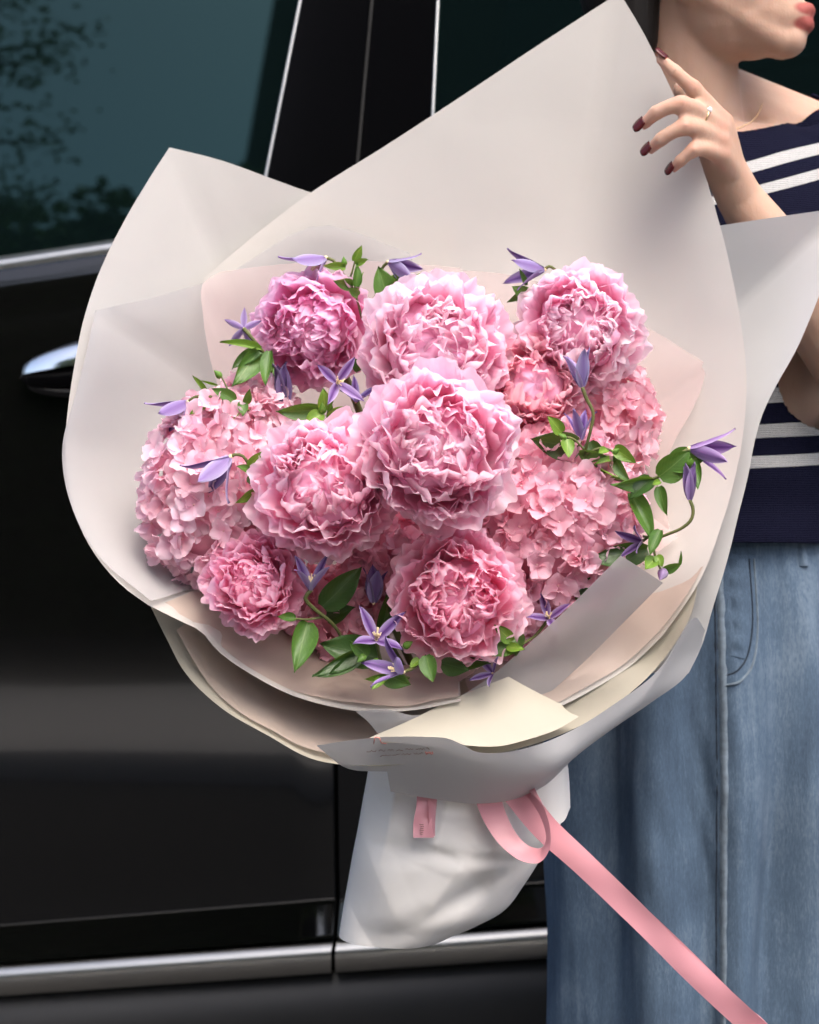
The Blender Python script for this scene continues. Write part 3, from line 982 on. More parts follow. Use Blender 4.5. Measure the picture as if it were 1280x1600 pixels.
# ring on the middle finger, fine chain round the neck
Q = [W3(p) for p in FING["middle"][0]]
cpos = Q[0] * .50 + Q[1] * .50; dv = nrm(Q[1] - Q[0]); n1 = nrm(np.cross(dv, [0, 0, 1.0])); n2 = np.cross(dv, n1)
rb_ = MB(); rb_.tube([cpos + .0101 * (math.cos(a) * n1 + math.sin(a) * n2) for a in np.linspace(0, 2 * math.pi, 25)], .0009, 6)
ro = part("finger_ring", rb_.mesh("finger_ring"), M_GOLD, person)
sb = MB(); sb.ell(cpos + nrm(np.array([.25, -1, .55]) - dv * (dv @ np.array([.25, -1, .55]))) * .0112, (.0022,) * 3, None, 6, 8)
part("ring_stone", sb.mesh("ring_stone", False), M_STONE, ro)
nb = MB()
from mathutils.bvhtree import BVHTree
bvh = BVHTree.FromPolygons([tuple(v) for v in co], polys)
ch = []
for t in np.linspace(-1, 1, 60):
    a = t * 2.6
    q = np.array([neck1[0] + .002 + math.sin(a) * .058, neck1[1] + .004 - math.cos(a) * .085, 1.368 + .062 * (1 - math.cos(a)) / 2])
    hit = bvh.find_nearest(Vector(q))
    ch.append(np.array(hit[0]) + np.array(hit[1]) * .0008)
ch = np.array(ch)
for _ in range(10):
    ch[1:-1] = (ch[:-2] + ch[1:-1] * 2 + ch[2:]) / 4
for k in range(59):
    for q in (0, .5):
        nb.ell(ch[k] * (1 - q) + ch[k + 1] * q, (.0008, .0008, .0011), None, 4, 6)
part("necklace", nb.mesh("necklace"), M_GOLD, person)

# denim skirt with waistband, fly and centre seam
NZ, NA = 110, 360
SK = [(0.985, .135, .100), (0.955, .139, .106), (0.90, .146, .116), (0.82, .148, .122), (0.70, .146, .126), (0.55, .140, .13), (0.40, .142, .135), (0.20, .155, .145), (0.10, .162, .15)]
SKX = 0.0
skr = cr(SK, NZ)
FOLDS = [(-2.62, .010, .22), (-2.28, -.008, .20), (-1.98, .013, .20), (-1.70, -.012, .17), (-1.45, .010, .16), (-1.18, -.014, .18), (-.92, .013, .18), (-.6, -.010, .2), (-.25, .012, .25)]
def skirt_pt(t, z, a, d, off=0.0):
    k = min(1.0, max(0.0, (0.97 - z) / 0.30))
    f = 0.0
    for (c, amp, wd) in FOLDS:
        sway = 0.10 * math.sin(z * 7 + c * 9) * k
        x = (t - c - sway + math.pi) % (2 * math.pi) - math.pi
        f += amp * 2.0 * math.exp(-(x / wd) ** 2) * k
    f += .0035 * math.sin(t * 11 + z * 5) * k
    f += 0.004 * mnoise.noise(Vector((math.cos(t) * 3, math.sin(t) * 3, z * 6))) + .0016 * mnoise.noise(Vector((math.cos(t) * 16, math.sin(t) * 16, z * 14)))
    f += .0012 * math.sin(z * 330 + 9 * t) * math.exp(-((t + 1.52) / .09) ** 2) * (1 if z > .84 else .45)
    # crossing drag wrinkles below the hip
    f += 0.0022 * math.sin((z * 0.8 + math.cos(t) * .35) * 95) * max(0, 1 - abs(z - .72) / .14) * max(0, 1 - abs(t + 1.75) / .35)
    r = 1.0
    return np.array([PX + SKX + (a + f + off) * math.cos(t) * r, PY + (d + f + off) * math.sin(t), z])
P = np.array([[skirt_pt(t, z, a, d) for t in np.linspace(-math.pi, math.pi, NA, endpoint=False)] for z, a, d in skr])
skirt = part("skirt", grid_mesh("skirt", P, True), M_DENIM, person)
m = skirt.modifiers.new("thickness", 'SOLIDIFY'); m.thickness = 0.002; m.offset = -1
TC = -math.pi / 2 + 0.02
def skirt_strip(name, path, half, mat, off, pz=40):
    """strip laid on the cloth: path = (angle, height) points, half width in metres"""
    pp = cr([(x, y, 0) for x, y in path], pz)
    rows = []
    for k in range(pz):
        t, z = pp[k][:2]
        t2, z2 = (pp[min(k + 1, pz - 1)] - pp[max(k - 1, 0)])[:2]
        n_ = nrm([-(z2), t2 * .15, 0])          # across the path (angle scaled to metres)
        row = []
        for v in (-1, -.5, 0, .5, 1):
            tt = t + n_[0] * half * v / .15; zz = z + n_[1] * half * v
            a, d = np.interp(zz, [q[0] for q in SK[::-1]], [q[1] for q in SK[::-1]]), np.interp(zz, [q[0] for q in SK[::-1]], [q[2] for q in SK[::-1]])
            i = np.argmin(np.abs(skr[:, 0] - zz)); a, d = skr[i, 1], skr[i, 2]
            j0 = int(np.argmin(np.abs(skr[:, 0] - zz)))
            lo_, hi_ = (j0, j0 + 1) if (skr[j0, 0] >= zz and j0 + 1 < NZ) else (max(j0 - 1, 0), j0)
            w_ = 0 if lo_ == hi_ else (skr[lo_, 0] - zz) / (skr[lo_, 0] - skr[hi_, 0])
            a = skr[lo_, 1] * (1 - w_) + skr[hi_, 1] * w_; d = skr[lo_, 2] * (1 - w_) + skr[hi_, 2] * w_
            row.append(skirt_pt(tt, zz, a, d, off * (1 - .75 * v * v)))
        rows.append(row)
    return part(name, grid_mesh(name, np.array(rows)), mat, skirt)
skirt_strip("waistband", [(TC - 1.5, .972), (TC - .7, .972), (TC, .972), (TC + .7, .972), (TC + 1.5, .972)], .015, M_DENIM, .004)
skirt_strip("centre_seam", [(TC, .955), (TC, .8), (TC + .005, .6), (TC, .4), (TC, .2), (TC, .11)], .0040, M_THREAD, .0050, 70)
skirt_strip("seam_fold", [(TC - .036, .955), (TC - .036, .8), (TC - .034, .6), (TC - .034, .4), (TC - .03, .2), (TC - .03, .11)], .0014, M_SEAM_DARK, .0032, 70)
skirt_strip("fly_facing", [(TC + .12, .957), (TC + .12, .92), (TC + .115, .885), (TC + .09, .868)], .012, M_DENIM, .0035)
skirt_strip("fly_stitching", [(TC + .245, .957), (TC + .24, .90), (TC + .20, .868), (TC + .11, .848), (TC + .01, .842)], .0015, M_THREAD, .0042)
skirt_strip("fly_stitching", [(TC + .205, .957), (TC + .20, .905), (TC + .165, .876), (TC + .09, .857), (TC + .01, .851)], .0012, M_SEAM_DARK, .0036)
skirt_strip("belt_loop", [(TC + .62, .990), (TC + .62, .950)], .006, M_DENIM, .007, 8)
skirt_strip("belt_loop", [(TC - .52, .990), (TC - .52, .950)], .006, M_DENIM, .007, 8)
for s in (-1, 1):
    an = np.array([PX + s * .065, PY + .03, .04])
    sb = MB(); sb.ell(an + np.array([0, -.055, 0.012]), (.043, .118, .040)); sb.box(tuple(an + np.array([-.042, -.17, -.039])), tuple(an + np.array([.042, .06, -.018])))
    part("shoe", sb.mesh("shoe"), M_SHOE, person)

# ================================================================== WRAPPER
wrap = thing("bouquet_wrapper", "large flared bouquet wrapper of off-white paper sheets around the pink flowers", "wrapper", tuple(W(735, 1450, 1.5)))
def loft(segs, nus, nv=26, wave=0.0016, seed=0.0, freq=9):
    cols = []
    for sgi, (rows, nu) in enumerate(zip(segs, nus)):
        R_ = [crw([settle(q) for q in r], nu) for r in rows]                     # rows x nu x 3
        Q = np.array([cr([r[k] for r in R_], nv) for k in range(nu)])     # nu x nv x 3
        if sgi: Q = Q[1:]
        cols.append(Q)
    P = np.concatenate(cols, 0)
    if wave:
        gu = np.gradient(P, axis=0); gv = np.gradient(P, axis=1)
        N = np.cross(gu, gv); N /= np.linalg.norm(N, axis=2)[..., None] + 1e-12
        for i in range(P.shape[0]):
            for j in range(P.shape[1]):
                p = P[i, j]
                h = mnoise.noise(Vector((p[0] * freq + seed, p[1] * freq, p[2] * freq))) + .4 * mnoise.noise(Vector((p[0] * freq * 2.7, p[1] * freq * 2.7 + seed, p[2] * freq * 2.7)))
                P[i, j] = p + N[i, j] * h * wave
    return P
def sheet(name, segs, nus, mat, parent=wrap, label=None, thick=0.0005, **kw):
    o = part(name, grid_mesh(name, loft(segs, nus, **kw)), mat, parent)
    if label: o["label"] = label
    return o

# back-left sheet, from its hidden right end round the pointed corner and down the left side to the lower lip
A_SEAM = [(265, 230, 1.560), (370, 470, 1.600), (540, 800, 1.580), (738, 1238, 1.515)]
A_LOW = [(232, 945, 1.375), (340, 925, 1.440), (500, 1040, 1.515), (705, 1240, 1.490)]
sheet("paper_sheet", [
    [[(700, 345, 1.605), (600, 328, 1.60), (487, 301, 1.592), (430, 281, 1.587), (345, 250, 1.576), A_SEAM[0]],
     [(720, 560, 1.615), (600, 540, 1.615), (480, 500, 1.61), A_SEAM[1]],
     [(730, 850, 1.585), (660, 830, 1.59), A_SEAM[2]],
     [(748, 1238, 1.522), (742, 1238, 1.52), A_SEAM[3]]],
    [[A_SEAM[0], (232, 281, 1.550), (192, 350, 1.532), (158, 420, 1.512), (134, 490, 1.492), (118, 560, 1.476), (108, 630, 1.461), (103, 690, 1.448), (106, 760, 1.434), (121, 815, 1.420), (150, 870, 1.405), (190, 915, 1.390), A_LOW[0]],
     [A_SEAM[1], (300, 560, 1.585), (262, 640, 1.568), (248, 720, 1.546), (256, 800, 1.520), (290, 865, 1.488), A_LOW[1]],
     [A_SEAM[2], (500, 850, 1.575), (470, 910, 1.560), (465, 970, 1.545), A_LOW[2]],
     [A_SEAM[3], (715, 1240, 1.505), A_LOW[3]]],
    [[A_LOW[0], (285, 972, 1.360), (312, 986, 1.352), (340, 1018, 1.343), (390, 1054, 1.332), (440, 1080, 1.322), (500, 1100, 1.313), (560, 1110, 1.307), (640, 1110, 1.303), (720, 1095, 1.303)],
     [A_LOW[1], (400, 980, 1.415), (480, 1030, 1.392), (560, 1056, 1.374), (640, 1064, 1.368), (720, 1058, 1.368)],
     [A_LOW[2], (560, 1090, 1.495), (650, 1112, 1.47), (740, 1112, 1.462)],
     [A_LOW[3], (722, 1242, 1.472), (748, 1242, 1.462)]]],
    [16, 44, 26], M_PAPER, label="pointed off-white sheet at the back left", seed=1.0)
# frosted sheet lying just inside it, corner part way up the left side
A2_SEAM = [(150, 485, 1.487), (300, 590, 1.572), (520, 830, 1.570), (736, 1236, 1.508)]
sheet("paper_sheet", [
    [[(640, 395, 1.592), (500, 352, 1.583), (350, 430, 1.560), (250, 462, 1.530), A2_SEAM[0]],
     [(700, 560, 1.600), (560, 540, 1.600), (420, 540, 1.592), A2_SEAM[1]],
     [(720, 840, 1.575), (620, 830, 1.578), A2_SEAM[2]],
     [(746, 1236, 1.515), (741, 1236, 1.513), A2_SEAM[3]]],
    [[A2_SEAM[0], (133, 560, 1.466), (114, 630, 1.452), (98, 690, 1.442), (99, 735, 1.432), (116, 800, 1.416), (152, 866, 1.400), (236, 938, 1.370)],
     [A2_SEAM[1], (272, 660, 1.556), (256, 740, 1.532), (266, 810, 1.506), (344, 918, 1.446)],
     [A2_SEAM[2], (480, 890, 1.555), (470, 960, 1.535), (505, 1030, 1.505)],
     [A2_SEAM[3], (716, 1236, 1.498), (708, 1236, 1.484)]]],
    [18, 36], M_PAPER_FROST, label="frosted inner sheet on the left", seed=4.0)
# tall back-right sheet held up by the hand
B_SEAM = [(968, -12, 1.572), (905, 340, 1.598), (805, 780, 1.588), (757, 1238, 1.522)]
B_LOW = [(1036, 992, 1.392), (965, 905, 1.490), (865, 1040, 1.502), (782, 1240, 1.492)]
sheet("paper_sheet", [
    [[(318, 436, 1.572), (400, 366, 1.580), (487, 300, 1.584), (600, 229, 1.586), (720, 151, 1.586), (840, 71, 1.582), B_SEAM[0]],
     [(480, 580, 1.602), (600, 510, 1.606), (720, 455, 1.608), (820, 400, 1.604), B_SEAM[1]],
     [(600, 850, 1.576), (720, 805, 1.588), B_SEAM[2]],
     [(737, 1238, 1.520), (747, 1238, 1.524), B_SEAM[3]]],
    [[B_SEAM[0], (1005, 50, 1.566), (1040, 120, 1.558), (1075, 200, 1.550), (1105, 285, 1.540), (1130, 370, 1.530), (1148, 450, 1.520), (1160, 520, 1.510), (1166, 590, 1.496), (1163, 660, 1.480), (1150, 740, 1.462), (1128, 820, 1.442), (1090, 915, 1.416), B_LOW[0]],
     [B_SEAM[1], (962, 440, 1.592), (1012, 540, 1.577), (1034, 640, 1.560), (1030, 740, 1.540), (1005, 825, 1.516), B_LOW[1]],
     [B_SEAM[2], (850, 835, 1.573), (872, 905, 1.552), (875, 980, 1.525), B_LOW[2]],
     [B_SEAM[3], (770, 1238, 1.512), B_LOW[3]]],
    [[B_LOW[0], (985, 1040, 1.377), (930, 1075, 1.363), (880, 1102, 1.350), (820, 1124, 1.337), (740, 1140, 1.326)],
     [B_LOW[1], (920, 975, 1.450), (870, 1025, 1.415), (800, 1070, 1.385), (740, 1085, 1.378)],
     [B_LOW[2], (830, 1080, 1.490), (760, 1115, 1.470)],
     [B_LOW[3], (770, 1242, 1.475), (752, 1242, 1.464)]]],
    [30, 44, 18], M_PAPER, label="tall sheet at the back held up by the hand", seed=7.0, wave=0.0013)
# cool white sheet at the far right, behind the tall one
C_SEAM = [(1318, 324, 1.535), (1075, 560, 1.592), (870, 850, 1.590), (765, 1240, 1.526)]
sheet("paper_sheet", [
    [[(1085, 358, 1.555), (1125, 352, 1.548), (1200, 341, 1.540), C_SEAM[0]],
     [(1000, 520, 1.602), (1040, 545, 1.598), C_SEAM[1]],
     [(840, 830, 1.595), C_SEAM[2]],
     [(760, 1240, 1.528), C_SEAM[3]]],
    [[C_SEAM[0], (1290, 430, 1.530), (1250, 532, 1.522), (1190, 650, 1.504), (1166, 760, 1.480), (1143, 850, 1.458), (1114, 950, 1.434), (1096, 1010, 1.420), (1076, 1052, 1.412)],
     [C_SEAM[1], (1075, 650, 1.592), (1055, 760, 1.570), (1030, 860, 1.540), (985, 980, 1.505), (945, 1060, 1.480)],
     [C_SEAM[2], (890, 950, 1.565), (880, 1040, 1.535), (860, 1120, 1.505)],
     [C_SEAM[3], (780, 1240, 1.515), (785, 1242, 1.500)]]],
    [14, 40], M_PAPER_COOL, label="cool white sheet at the far right", seed=9.0)
# outer sheet: cream inside, its rim showing below the inner ones, left and right
sheet("paper_sheet", [
    [[(233, 942, 1.392), (262, 1000, 1.380), (286, 1046, 1.370), (346, 1106, 1.352), (420, 1150, 1.334), (490, 1186, 1.320), (580, 1196, 1.312), (660, 1190, 1.306), (740, 1180, 1.304), (800, 1172, 1.308), (880, 1146, 1.322), (960, 1101, 1.343), (1030, 1038, 1.366), (1078, 962, 1.392), (1090, 905, 1.425), (1100, 850, 1.46)],
     [(300, 930, 1.47), (350, 1000, 1.452), (420, 1070, 1.432), (520, 1120, 1.41), (640, 1130, 1.395), (740, 1128, 1.392), (820, 1112, 1.398), (900, 1070, 1.42), (960, 1005, 1.455), (1010, 900, 1.505), (1035, 830, 1.53)],
     [(500, 1050, 1.53), (580, 1120, 1.505), (660, 1150, 1.48), (740, 1155, 1.47), (800, 1140, 1.478), (850, 1090, 1.505), (880, 1000, 1.545)],
     [(705, 1244, 1.496), (725, 1246, 1.475), (748, 1246, 1.466), (770, 1246, 1.478), (784, 1244, 1.495)]]],
    [90], M_PAPER_CREAM, label="cream lined outer sheet whose rim shows under the others", seed=12.0)
# long narrow frosted strip crossing the lower right, square end up
sheet("paper_strip", [
    [[(970, 868, 1.336), (900, 938, 1.322), (830, 1003, 1.323), (760, 1062, 1.333), (690, 1104, 1.322), (630, 1132, 1.314), (590, 1152, 1.308)],
     [(1003, 889, 1.344), (930, 962, 1.346), (862, 1028, 1.346), (800, 1080, 1.341), (720, 1117, 1.328), (605, 1156, 1.308)],
     [(1036, 911, 1.356), (962, 985, 1.356), (900, 1046, 1.358), (838, 1097, 1.352), (750, 1128, 1.334), (620, 1160, 1.309)]]],
    [44], M_PAPER_STRIP, label="narrow frosted strip crossing the lower right corner", nv=12, seed=15.0, wave=0.0008)
# turned-up cream corner below it
sheet("paper_corner", [
    [[(578, 1152, 1.291), (640, 1126, 1.300), (720, 1087, 1.313), (795, 1057, 1.324)],
     [(590, 1156, 1.288), (680, 1140, 1.293), (760, 1118, 1.302), (820, 1104, 1.310)],
     [(600, 1160, 1.286), (690, 1162, 1.285), (780, 1166, 1.290), (838, 1152, 1.299)]],
    [[(795, 1057, 1.324), (835, 1079, 1.323), (876, 1100, 1.322)],
     [(820, 1104, 1.310), (850, 1110, 1.312), (888, 1112, 1.318)],
     [(838, 1152, 1.299), (870, 1140, 1.305), (905, 1120, 1.316)]]],
    [24, 14], M_PAPER_CREAM, label="turned-up cream paper corner at the front", nv=12, seed=18.0, wave=0.0006)
# folded front flap with the printed lines, running on into the outer face at the right
flap = sheet("paper_flap", [
    [[(495, 1165, 1.292), (545, 1157, 1.286), (605, 1151, 1.281)],
     [(497, 1167, 1.296), (546, 1180, 1.301), (605, 1178, 1.300)],
     [(499, 1169, 1.300), (546, 1202, 1.320), (605, 1206, 1.320)]],
    [[(605, 1151, 1.281), (660, 1151, 1.277), (700, 1154, 1.276), (722, 1163, 1.277), (742, 1174, 1.280), (775, 1177, 1.285), (830, 1167, 1.296), (890, 1143, 1.312), (960, 1100, 1.332), (1030, 1046, 1.356), (1086, 965, 1.382), (1102, 985, 1.398)],
     [(605, 1190, 1.308), (665, 1198, 1.308), (740, 1212, 1.310), (800, 1215, 1.314), (860, 1196, 1.312), (930, 1150, 1.334), (1000, 1098, 1.356), (1060, 1035, 1.380), (1098, 998, 1.404)],
     [(605, 1236, 1.344), (680, 1249, 1.350), (740, 1256, 1.356), (800, 1250, 1.360), (850, 1229, 1.364), (900, 1182, 1.372), (960, 1137, 1.386), (1020, 1096, 1.398), (1072, 1056, 1.410), (1096, 1010, 1.416)]]],
    [18, 110], M_PAPER_COOL, label="folded front flap and outer face of the wrapper, printed at its left", nv=14, seed=21.0, wave=0.0004)
# printed lines: small brown script and a pink motif, in slightly uneven strokes on the flap
def on_flap(px, py):
    x = [(495, 1.292), (545, 1.287), (605, 1.2815), (660, 1.278), (705, 1.2775)]
    Y = np.interp(px, [q[0] for q in x], [q[1] for q in x]) + (py - 1151) / 50 * 0.031
    Y = settle((px, py, Y))[2]
    return W(px, py, Y - 0.0022)
rng = random.Random(5)
def script_line(x0, x1, y0, y1, amp):
    mb = MB(); x = x0
    while x < x1:
        wlen = rng.uniform(8, 20)
        pts = []
        xx = x
        while xx < min(x + wlen, x1):
            t = (xx - x0) / (x1 - x0)
            pts.append(on_flap(xx, y0 + (y1 - y0) * t + rng.uniform(-amp, amp)))
            xx += 1.5
        if len(pts) > 2:
            mb.tube(pts, 0.00022, 4)
        x += wlen + rng.uniform(2.2, 4)
    return mb
part("printed_line", script_line(573, 671, 1174, 1170, 1.6).mesh("printed_line"), M_INK, flap)
part("printed_line", script_line(594, 662, 1181, 1177, 1.4).mesh("printed_line"), M_INK, flap)
mb = MB()
for k in range(5):
    mb.tube([on_flap(665 + k * 2.6, 1175 + (k % 2) * 1.0), on_flap(667 + k * 2.4, 1179 - (k % 3))], 0.0005, 5)
part("printed_motif", mb.mesh("printed_motif"), M_INK_PINK, flap)
mb = MB()
for a_, b_ in (((586, 1152), (584, 1162)), ((586, 1152), (593, 1153)), ((593, 1153), (596, 1161)), ((596, 1161), (604, 1162))):
    mb.tube([on_flap(*a_), on_flap(*b_)], 0.0004, 5)
part("printed_motif", mb.mesh("printed_motif"), M_INK_PINK, flap)
# lower cone of the wrapper round the stems
def cone_ring(py, xl, xr, Yc, dep, n=200):
    out = []
    for k in range(n):
        a = 2 * math.pi * k / n
        xc = (xl + xr) / 2; hw = (xr - xl) / 2
        g = max(0.0, 1 - (py - 1188) / 150.0)
        pleat = 1 + 0.02 * math.sin(a * 5 + py * .01) - 0.22 * g * abs(math.sin(a * 5.5 + .4)) ** .6
        p = W(xc, py, Yc) + np.array([hw / FPX * Yc * math.cos(a) * 1.0, dep * math.sin(a) * pleat, 0])
        out.append(p)
    return out
rows = [(1188, 578, 886, 1.475, .055), (1206, 575, 887, 1.478, .057), (1250, 567, 886, 1.480, .062), (1290, 560, 874, 1.482, .064), (1330, 552, 850, 1.485, .064), (1375, 544, 822, 1.49, .06),
        (1415, 537, 792, 1.492, .056), (1440, 533, 750, 1.494, .05), (1460, 530, 704, 1.495, .046)]
rw = cr(rows, 110)
P = np.array([cone_ring(*r) for r in rw])
for i in range(P.shape[0]):                                      # soft dents in the paper
    for j in range(P.shape[1]):
        p = P[i, j]
        h = mnoise.noise(Vector((p[0] * 22, p[1] * 22, p[2] * 14))) * .003 + abs(mnoise.noise(Vector((p[0] * 17 + p[2] * 9, p[1] * 10, p[2] * 8 - p[0] * 5)))) * .010
        u = (p[0] - W(850, 1330, 1.45)[0]) / (W(640, 1440, 1.45)[0] - W(850, 1330, 1.45)[0])   # diagonal fold
        fz = W(850, 1330, 1.45)[2] + u * (W(640, 1440, 1.45)[2] - W(850, 1330, 1.45)[2])
        h -= .009 * math.exp(-((p[2] - fz) / .011) ** 2) * (p[1] < 1.48) * max(0, 1 - abs(u - .5) * 1.4)
        for (ax_, ay_), (bx_, by_), am in (((728, 1338), (560, 1268), .0045), ((728, 1338), (642, 1466), .0055), ((728, 1338), (868, 1282), .0045), ((560, 1300), (628, 1455), .0035), ((800, 1240), (758, 1425), .004)):
            A_, B_ = W(ax_, ay_, 1.43), W(bx_, by_, 1.43)
            dv_ = np.array([B_[0] - A_[0], B_[2] - A_[2]]); L_ = np.linalg.norm(dv_); dv_ /= L_
            q_ = np.array([p[0] - A_[0], p[2] - A_[2]]); al = q_ @ dv_; pe = abs(q_[0] * dv_[1] - q_[1] * dv_[0])
            if p[1] < 1.48 and -.01 < al < L_:
                h += am * max(0.0, 1 - pe / .020) * min(1.0, 2.5 * (1 - al / L_), (al + .01) / .02)
        ux = (p[0] - W(722, 1332, 1.44)[0]) / .06; uz = (p[2] - W(722, 1332, 1.44)[2] + .12 * (p[0] - W(722, 1332, 1.44)[0])) / .006
        h -= .004 * math.exp(-ux * ux - uz * uz) * (p[1] < 1.48)
        P[i, j] += np.array([0, -1, 0]) * h
cone = part("stem_wrap", grid_mesh("stem_wrap", P, True), M_PAPER_BRIGHT, wrap)
cone["label"] = "white lower cone of the wrapper around the stems"
sheet("paper_tuck", [
    [[(820, 1195, 1.43), (850, 1190, 1.435), (880, 1192, 1.445), (888, 1200, 1.46)],
     [(835, 1235, 1.41), (858, 1230, 1.415), (880, 1235, 1.43), (891, 1240, 1.455)],
     [(845, 1270, 1.408), (862, 1290, 1.41), (880, 1285, 1.425), (892, 1262, 1.455)]]], [14], M_PAPER_BRIGHT, nv=12, wave=.001)
# thin paper caught behind the frosted strip at the lower left of it
sheet("paper_sheet", [
    [[(556, 1112, 1.306), (600, 1108, 1.303), (650, 1118, 1.303), (700, 1106, 1.312)],
     [(575, 1128, 1.306), (610, 1132, 1.304), (650, 1130, 1.304), (690, 1112, 1.312)],
     [(590, 1146, 1.307), (612, 1146, 1.306), (640, 1134, 1.307), (680, 1116, 1.313)]]], [14], M_PAPER_FROST, nv=8, wave=.0006, label="small frosted fold behind the strip")

# pink tissue lining between the flowers and the paper
liner = thing("tissue_lining", "crumpled pale pink tissue lining behind and below the flowers", "tissue paper", tuple(W(735, 1240, 1.5)))
sheet("tissue_sheet", [
    [[(720, 418, 1.566), (580, 408, 1.562), (450, 412, 1.556), (345, 424, 1.548)],
     [(720, 580, 1.566), (600, 570, 1.566), (480, 580, 1.562), (395, 600, 1.556)],
     [(735, 1100, 1.525), (690, 1100, 1.53), (640, 1080, 1.53), (600, 1050, 1.528)]],
    [[(345, 424, 1.548), (318, 442, 1.541), (316, 500, 1.532), (328, 560, 1.526), (350, 620, 1.522), (372, 690, 1.515)],
     [(395, 600, 1.556), (392, 640, 1.549), (396, 690, 1.543), (420, 740, 1.537)],
     [(600, 1050, 1.528), (585, 1040, 1.522), (570, 1030, 1.518)]]],
    [24, 22], M_TISSUE, liner, nv=20, seed=31.0, wave=.003, freq=14, thick=.0003)
sheet("tissue_sheet", [
    [[(700, 420, 1.571), (800, 430, 1.570), (900, 460, 1.564), (1000, 505, 1.552), (1104, 568, 1.536)],
     [(730, 620, 1.575), (820, 630, 1.574), (900, 660, 1.566), (960, 700, 1.555)],
     [(740, 1100, 1.532), (780, 1100, 1.532), (820, 1090, 1.528)]],
    [[(1104, 568, 1.536), (1098, 600, 1.530), (1080, 640, 1.522), (1050, 700, 1.515), (1030, 760, 1.505), (1045, 820, 1.488), (1020, 890, 1.470)],
     [(960, 700, 1.555), (960, 730, 1.548), (955, 780, 1.536), (945, 860, 1.512)],
     [(820, 1090, 1.528), (825, 1090, 1.520), (830, 1085, 1.51)]]],
    [24, 26], M_TISSUE, liner, nv=20, seed=33.0, wave=.003, freq=14, thick=.0003)
sheet("tissue_sheet", [
    [[(352, 990, 1.408), (395, 1012, 1.390), (440, 1036, 1.376), (480, 1060, 1.362), (530, 1076, 1.352), (580, 1086, 1.346), (640, 1080, 1.343), (700, 1064, 1.343), (760, 1056, 1.347), (840, 1020, 1.370), (900, 960, 1.41)],
     [(420, 960, 1.47), (480, 1000, 1.455), (540, 1030, 1.44), (620, 1040, 1.43), (700, 1035, 1.43), (780, 1010, 1.445), (850, 950, 1.47)],
     [(600, 1080, 1.51), (660, 1100, 1.50), (720, 1105, 1.495), (780, 1095, 1.505), (810, 1080, 1.51)]]],
    [60], M_TISSUE, liner, nv=16, seed=35.0, wave=.003, freq=18, thick=.0003)
sheet("tissue_sheet", [
    [[(1060, 838, 1.462), (1020, 868, 1.452), (985, 905, 1.440), (950, 960, 1.425), (900, 1010, 1.410), (850, 1045, 1.395)],
     [(985, 800, 1.515), (960, 850, 1.495), (925, 900, 1.475), (890, 950, 1.46), (840, 990, 1.45)],
     [(840, 1060, 1.52), (820, 1080, 1.51), (800, 1090, 1.505), (780, 1095, 1.50)]]],
    [40], M_TISSUE, liner, nv=14, seed=38.0, wave=.003, freq=18, thick=.0003)

# added overlays just inside the white rims, pink shade painted as their colour
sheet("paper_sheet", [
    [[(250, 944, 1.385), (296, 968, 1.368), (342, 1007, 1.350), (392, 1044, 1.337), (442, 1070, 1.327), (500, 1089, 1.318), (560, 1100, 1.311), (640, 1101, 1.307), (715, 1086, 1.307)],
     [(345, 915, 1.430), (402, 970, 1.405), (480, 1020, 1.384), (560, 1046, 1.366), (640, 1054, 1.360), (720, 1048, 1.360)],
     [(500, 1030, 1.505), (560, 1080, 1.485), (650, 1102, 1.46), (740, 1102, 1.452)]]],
    [70], M_PAPER_SHADE, nv=18, seed=52.0, wave=.0022, freq=20, label="added sheet painted as pink shade just under the flowers")
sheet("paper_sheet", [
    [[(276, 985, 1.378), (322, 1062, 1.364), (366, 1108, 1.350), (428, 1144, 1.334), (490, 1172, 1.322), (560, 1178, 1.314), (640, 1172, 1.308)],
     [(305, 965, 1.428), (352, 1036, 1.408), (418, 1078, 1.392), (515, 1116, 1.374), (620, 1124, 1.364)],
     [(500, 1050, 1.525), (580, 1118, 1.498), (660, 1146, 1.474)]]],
    [50], M_PAPER_SHADE, nv=16, seed=55.0, wave=.0026, freq=16, label="added sheet painted as warm shade inside the outer rim at the lower left")
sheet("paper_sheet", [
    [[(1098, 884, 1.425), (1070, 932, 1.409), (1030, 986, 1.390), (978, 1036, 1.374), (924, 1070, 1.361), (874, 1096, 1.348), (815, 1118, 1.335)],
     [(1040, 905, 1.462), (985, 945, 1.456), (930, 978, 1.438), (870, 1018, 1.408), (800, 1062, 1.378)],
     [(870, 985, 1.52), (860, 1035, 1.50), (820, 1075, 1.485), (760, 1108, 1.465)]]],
    [50], M_PAPER_SHADE, nv=16, seed=58.0, wave=.0026, freq=16, label="added sheet painted as warm shade at the lower right")
wv = [(330, 1000, 1.398), (372, 1010, 1.386), (420, 1040, 1.370), (452, 1044, 1.362), (500, 1072, 1.350), (540, 1076, 1.344), (590, 1088, 1.338), (640, 1080, 1.336), (690, 1072, 1.336), (740, 1052, 1.342)]
sheet("tissue_sheet", [
    [wv,
     [(420, 965, 1.452), (480, 1000, 1.430), (540, 1034, 1.408), (620, 1044, 1.398), (700, 1036, 1.398), (770, 1020, 1.405)],
     [(600, 1085, 1.51), (660, 1104, 1.495), (720, 1108, 1.488), (770, 1100, 1.49)]]],
    [70], M_TISSUE_NEAR, liner, nv=16, seed=61.0, wave=.0030, freq=26)

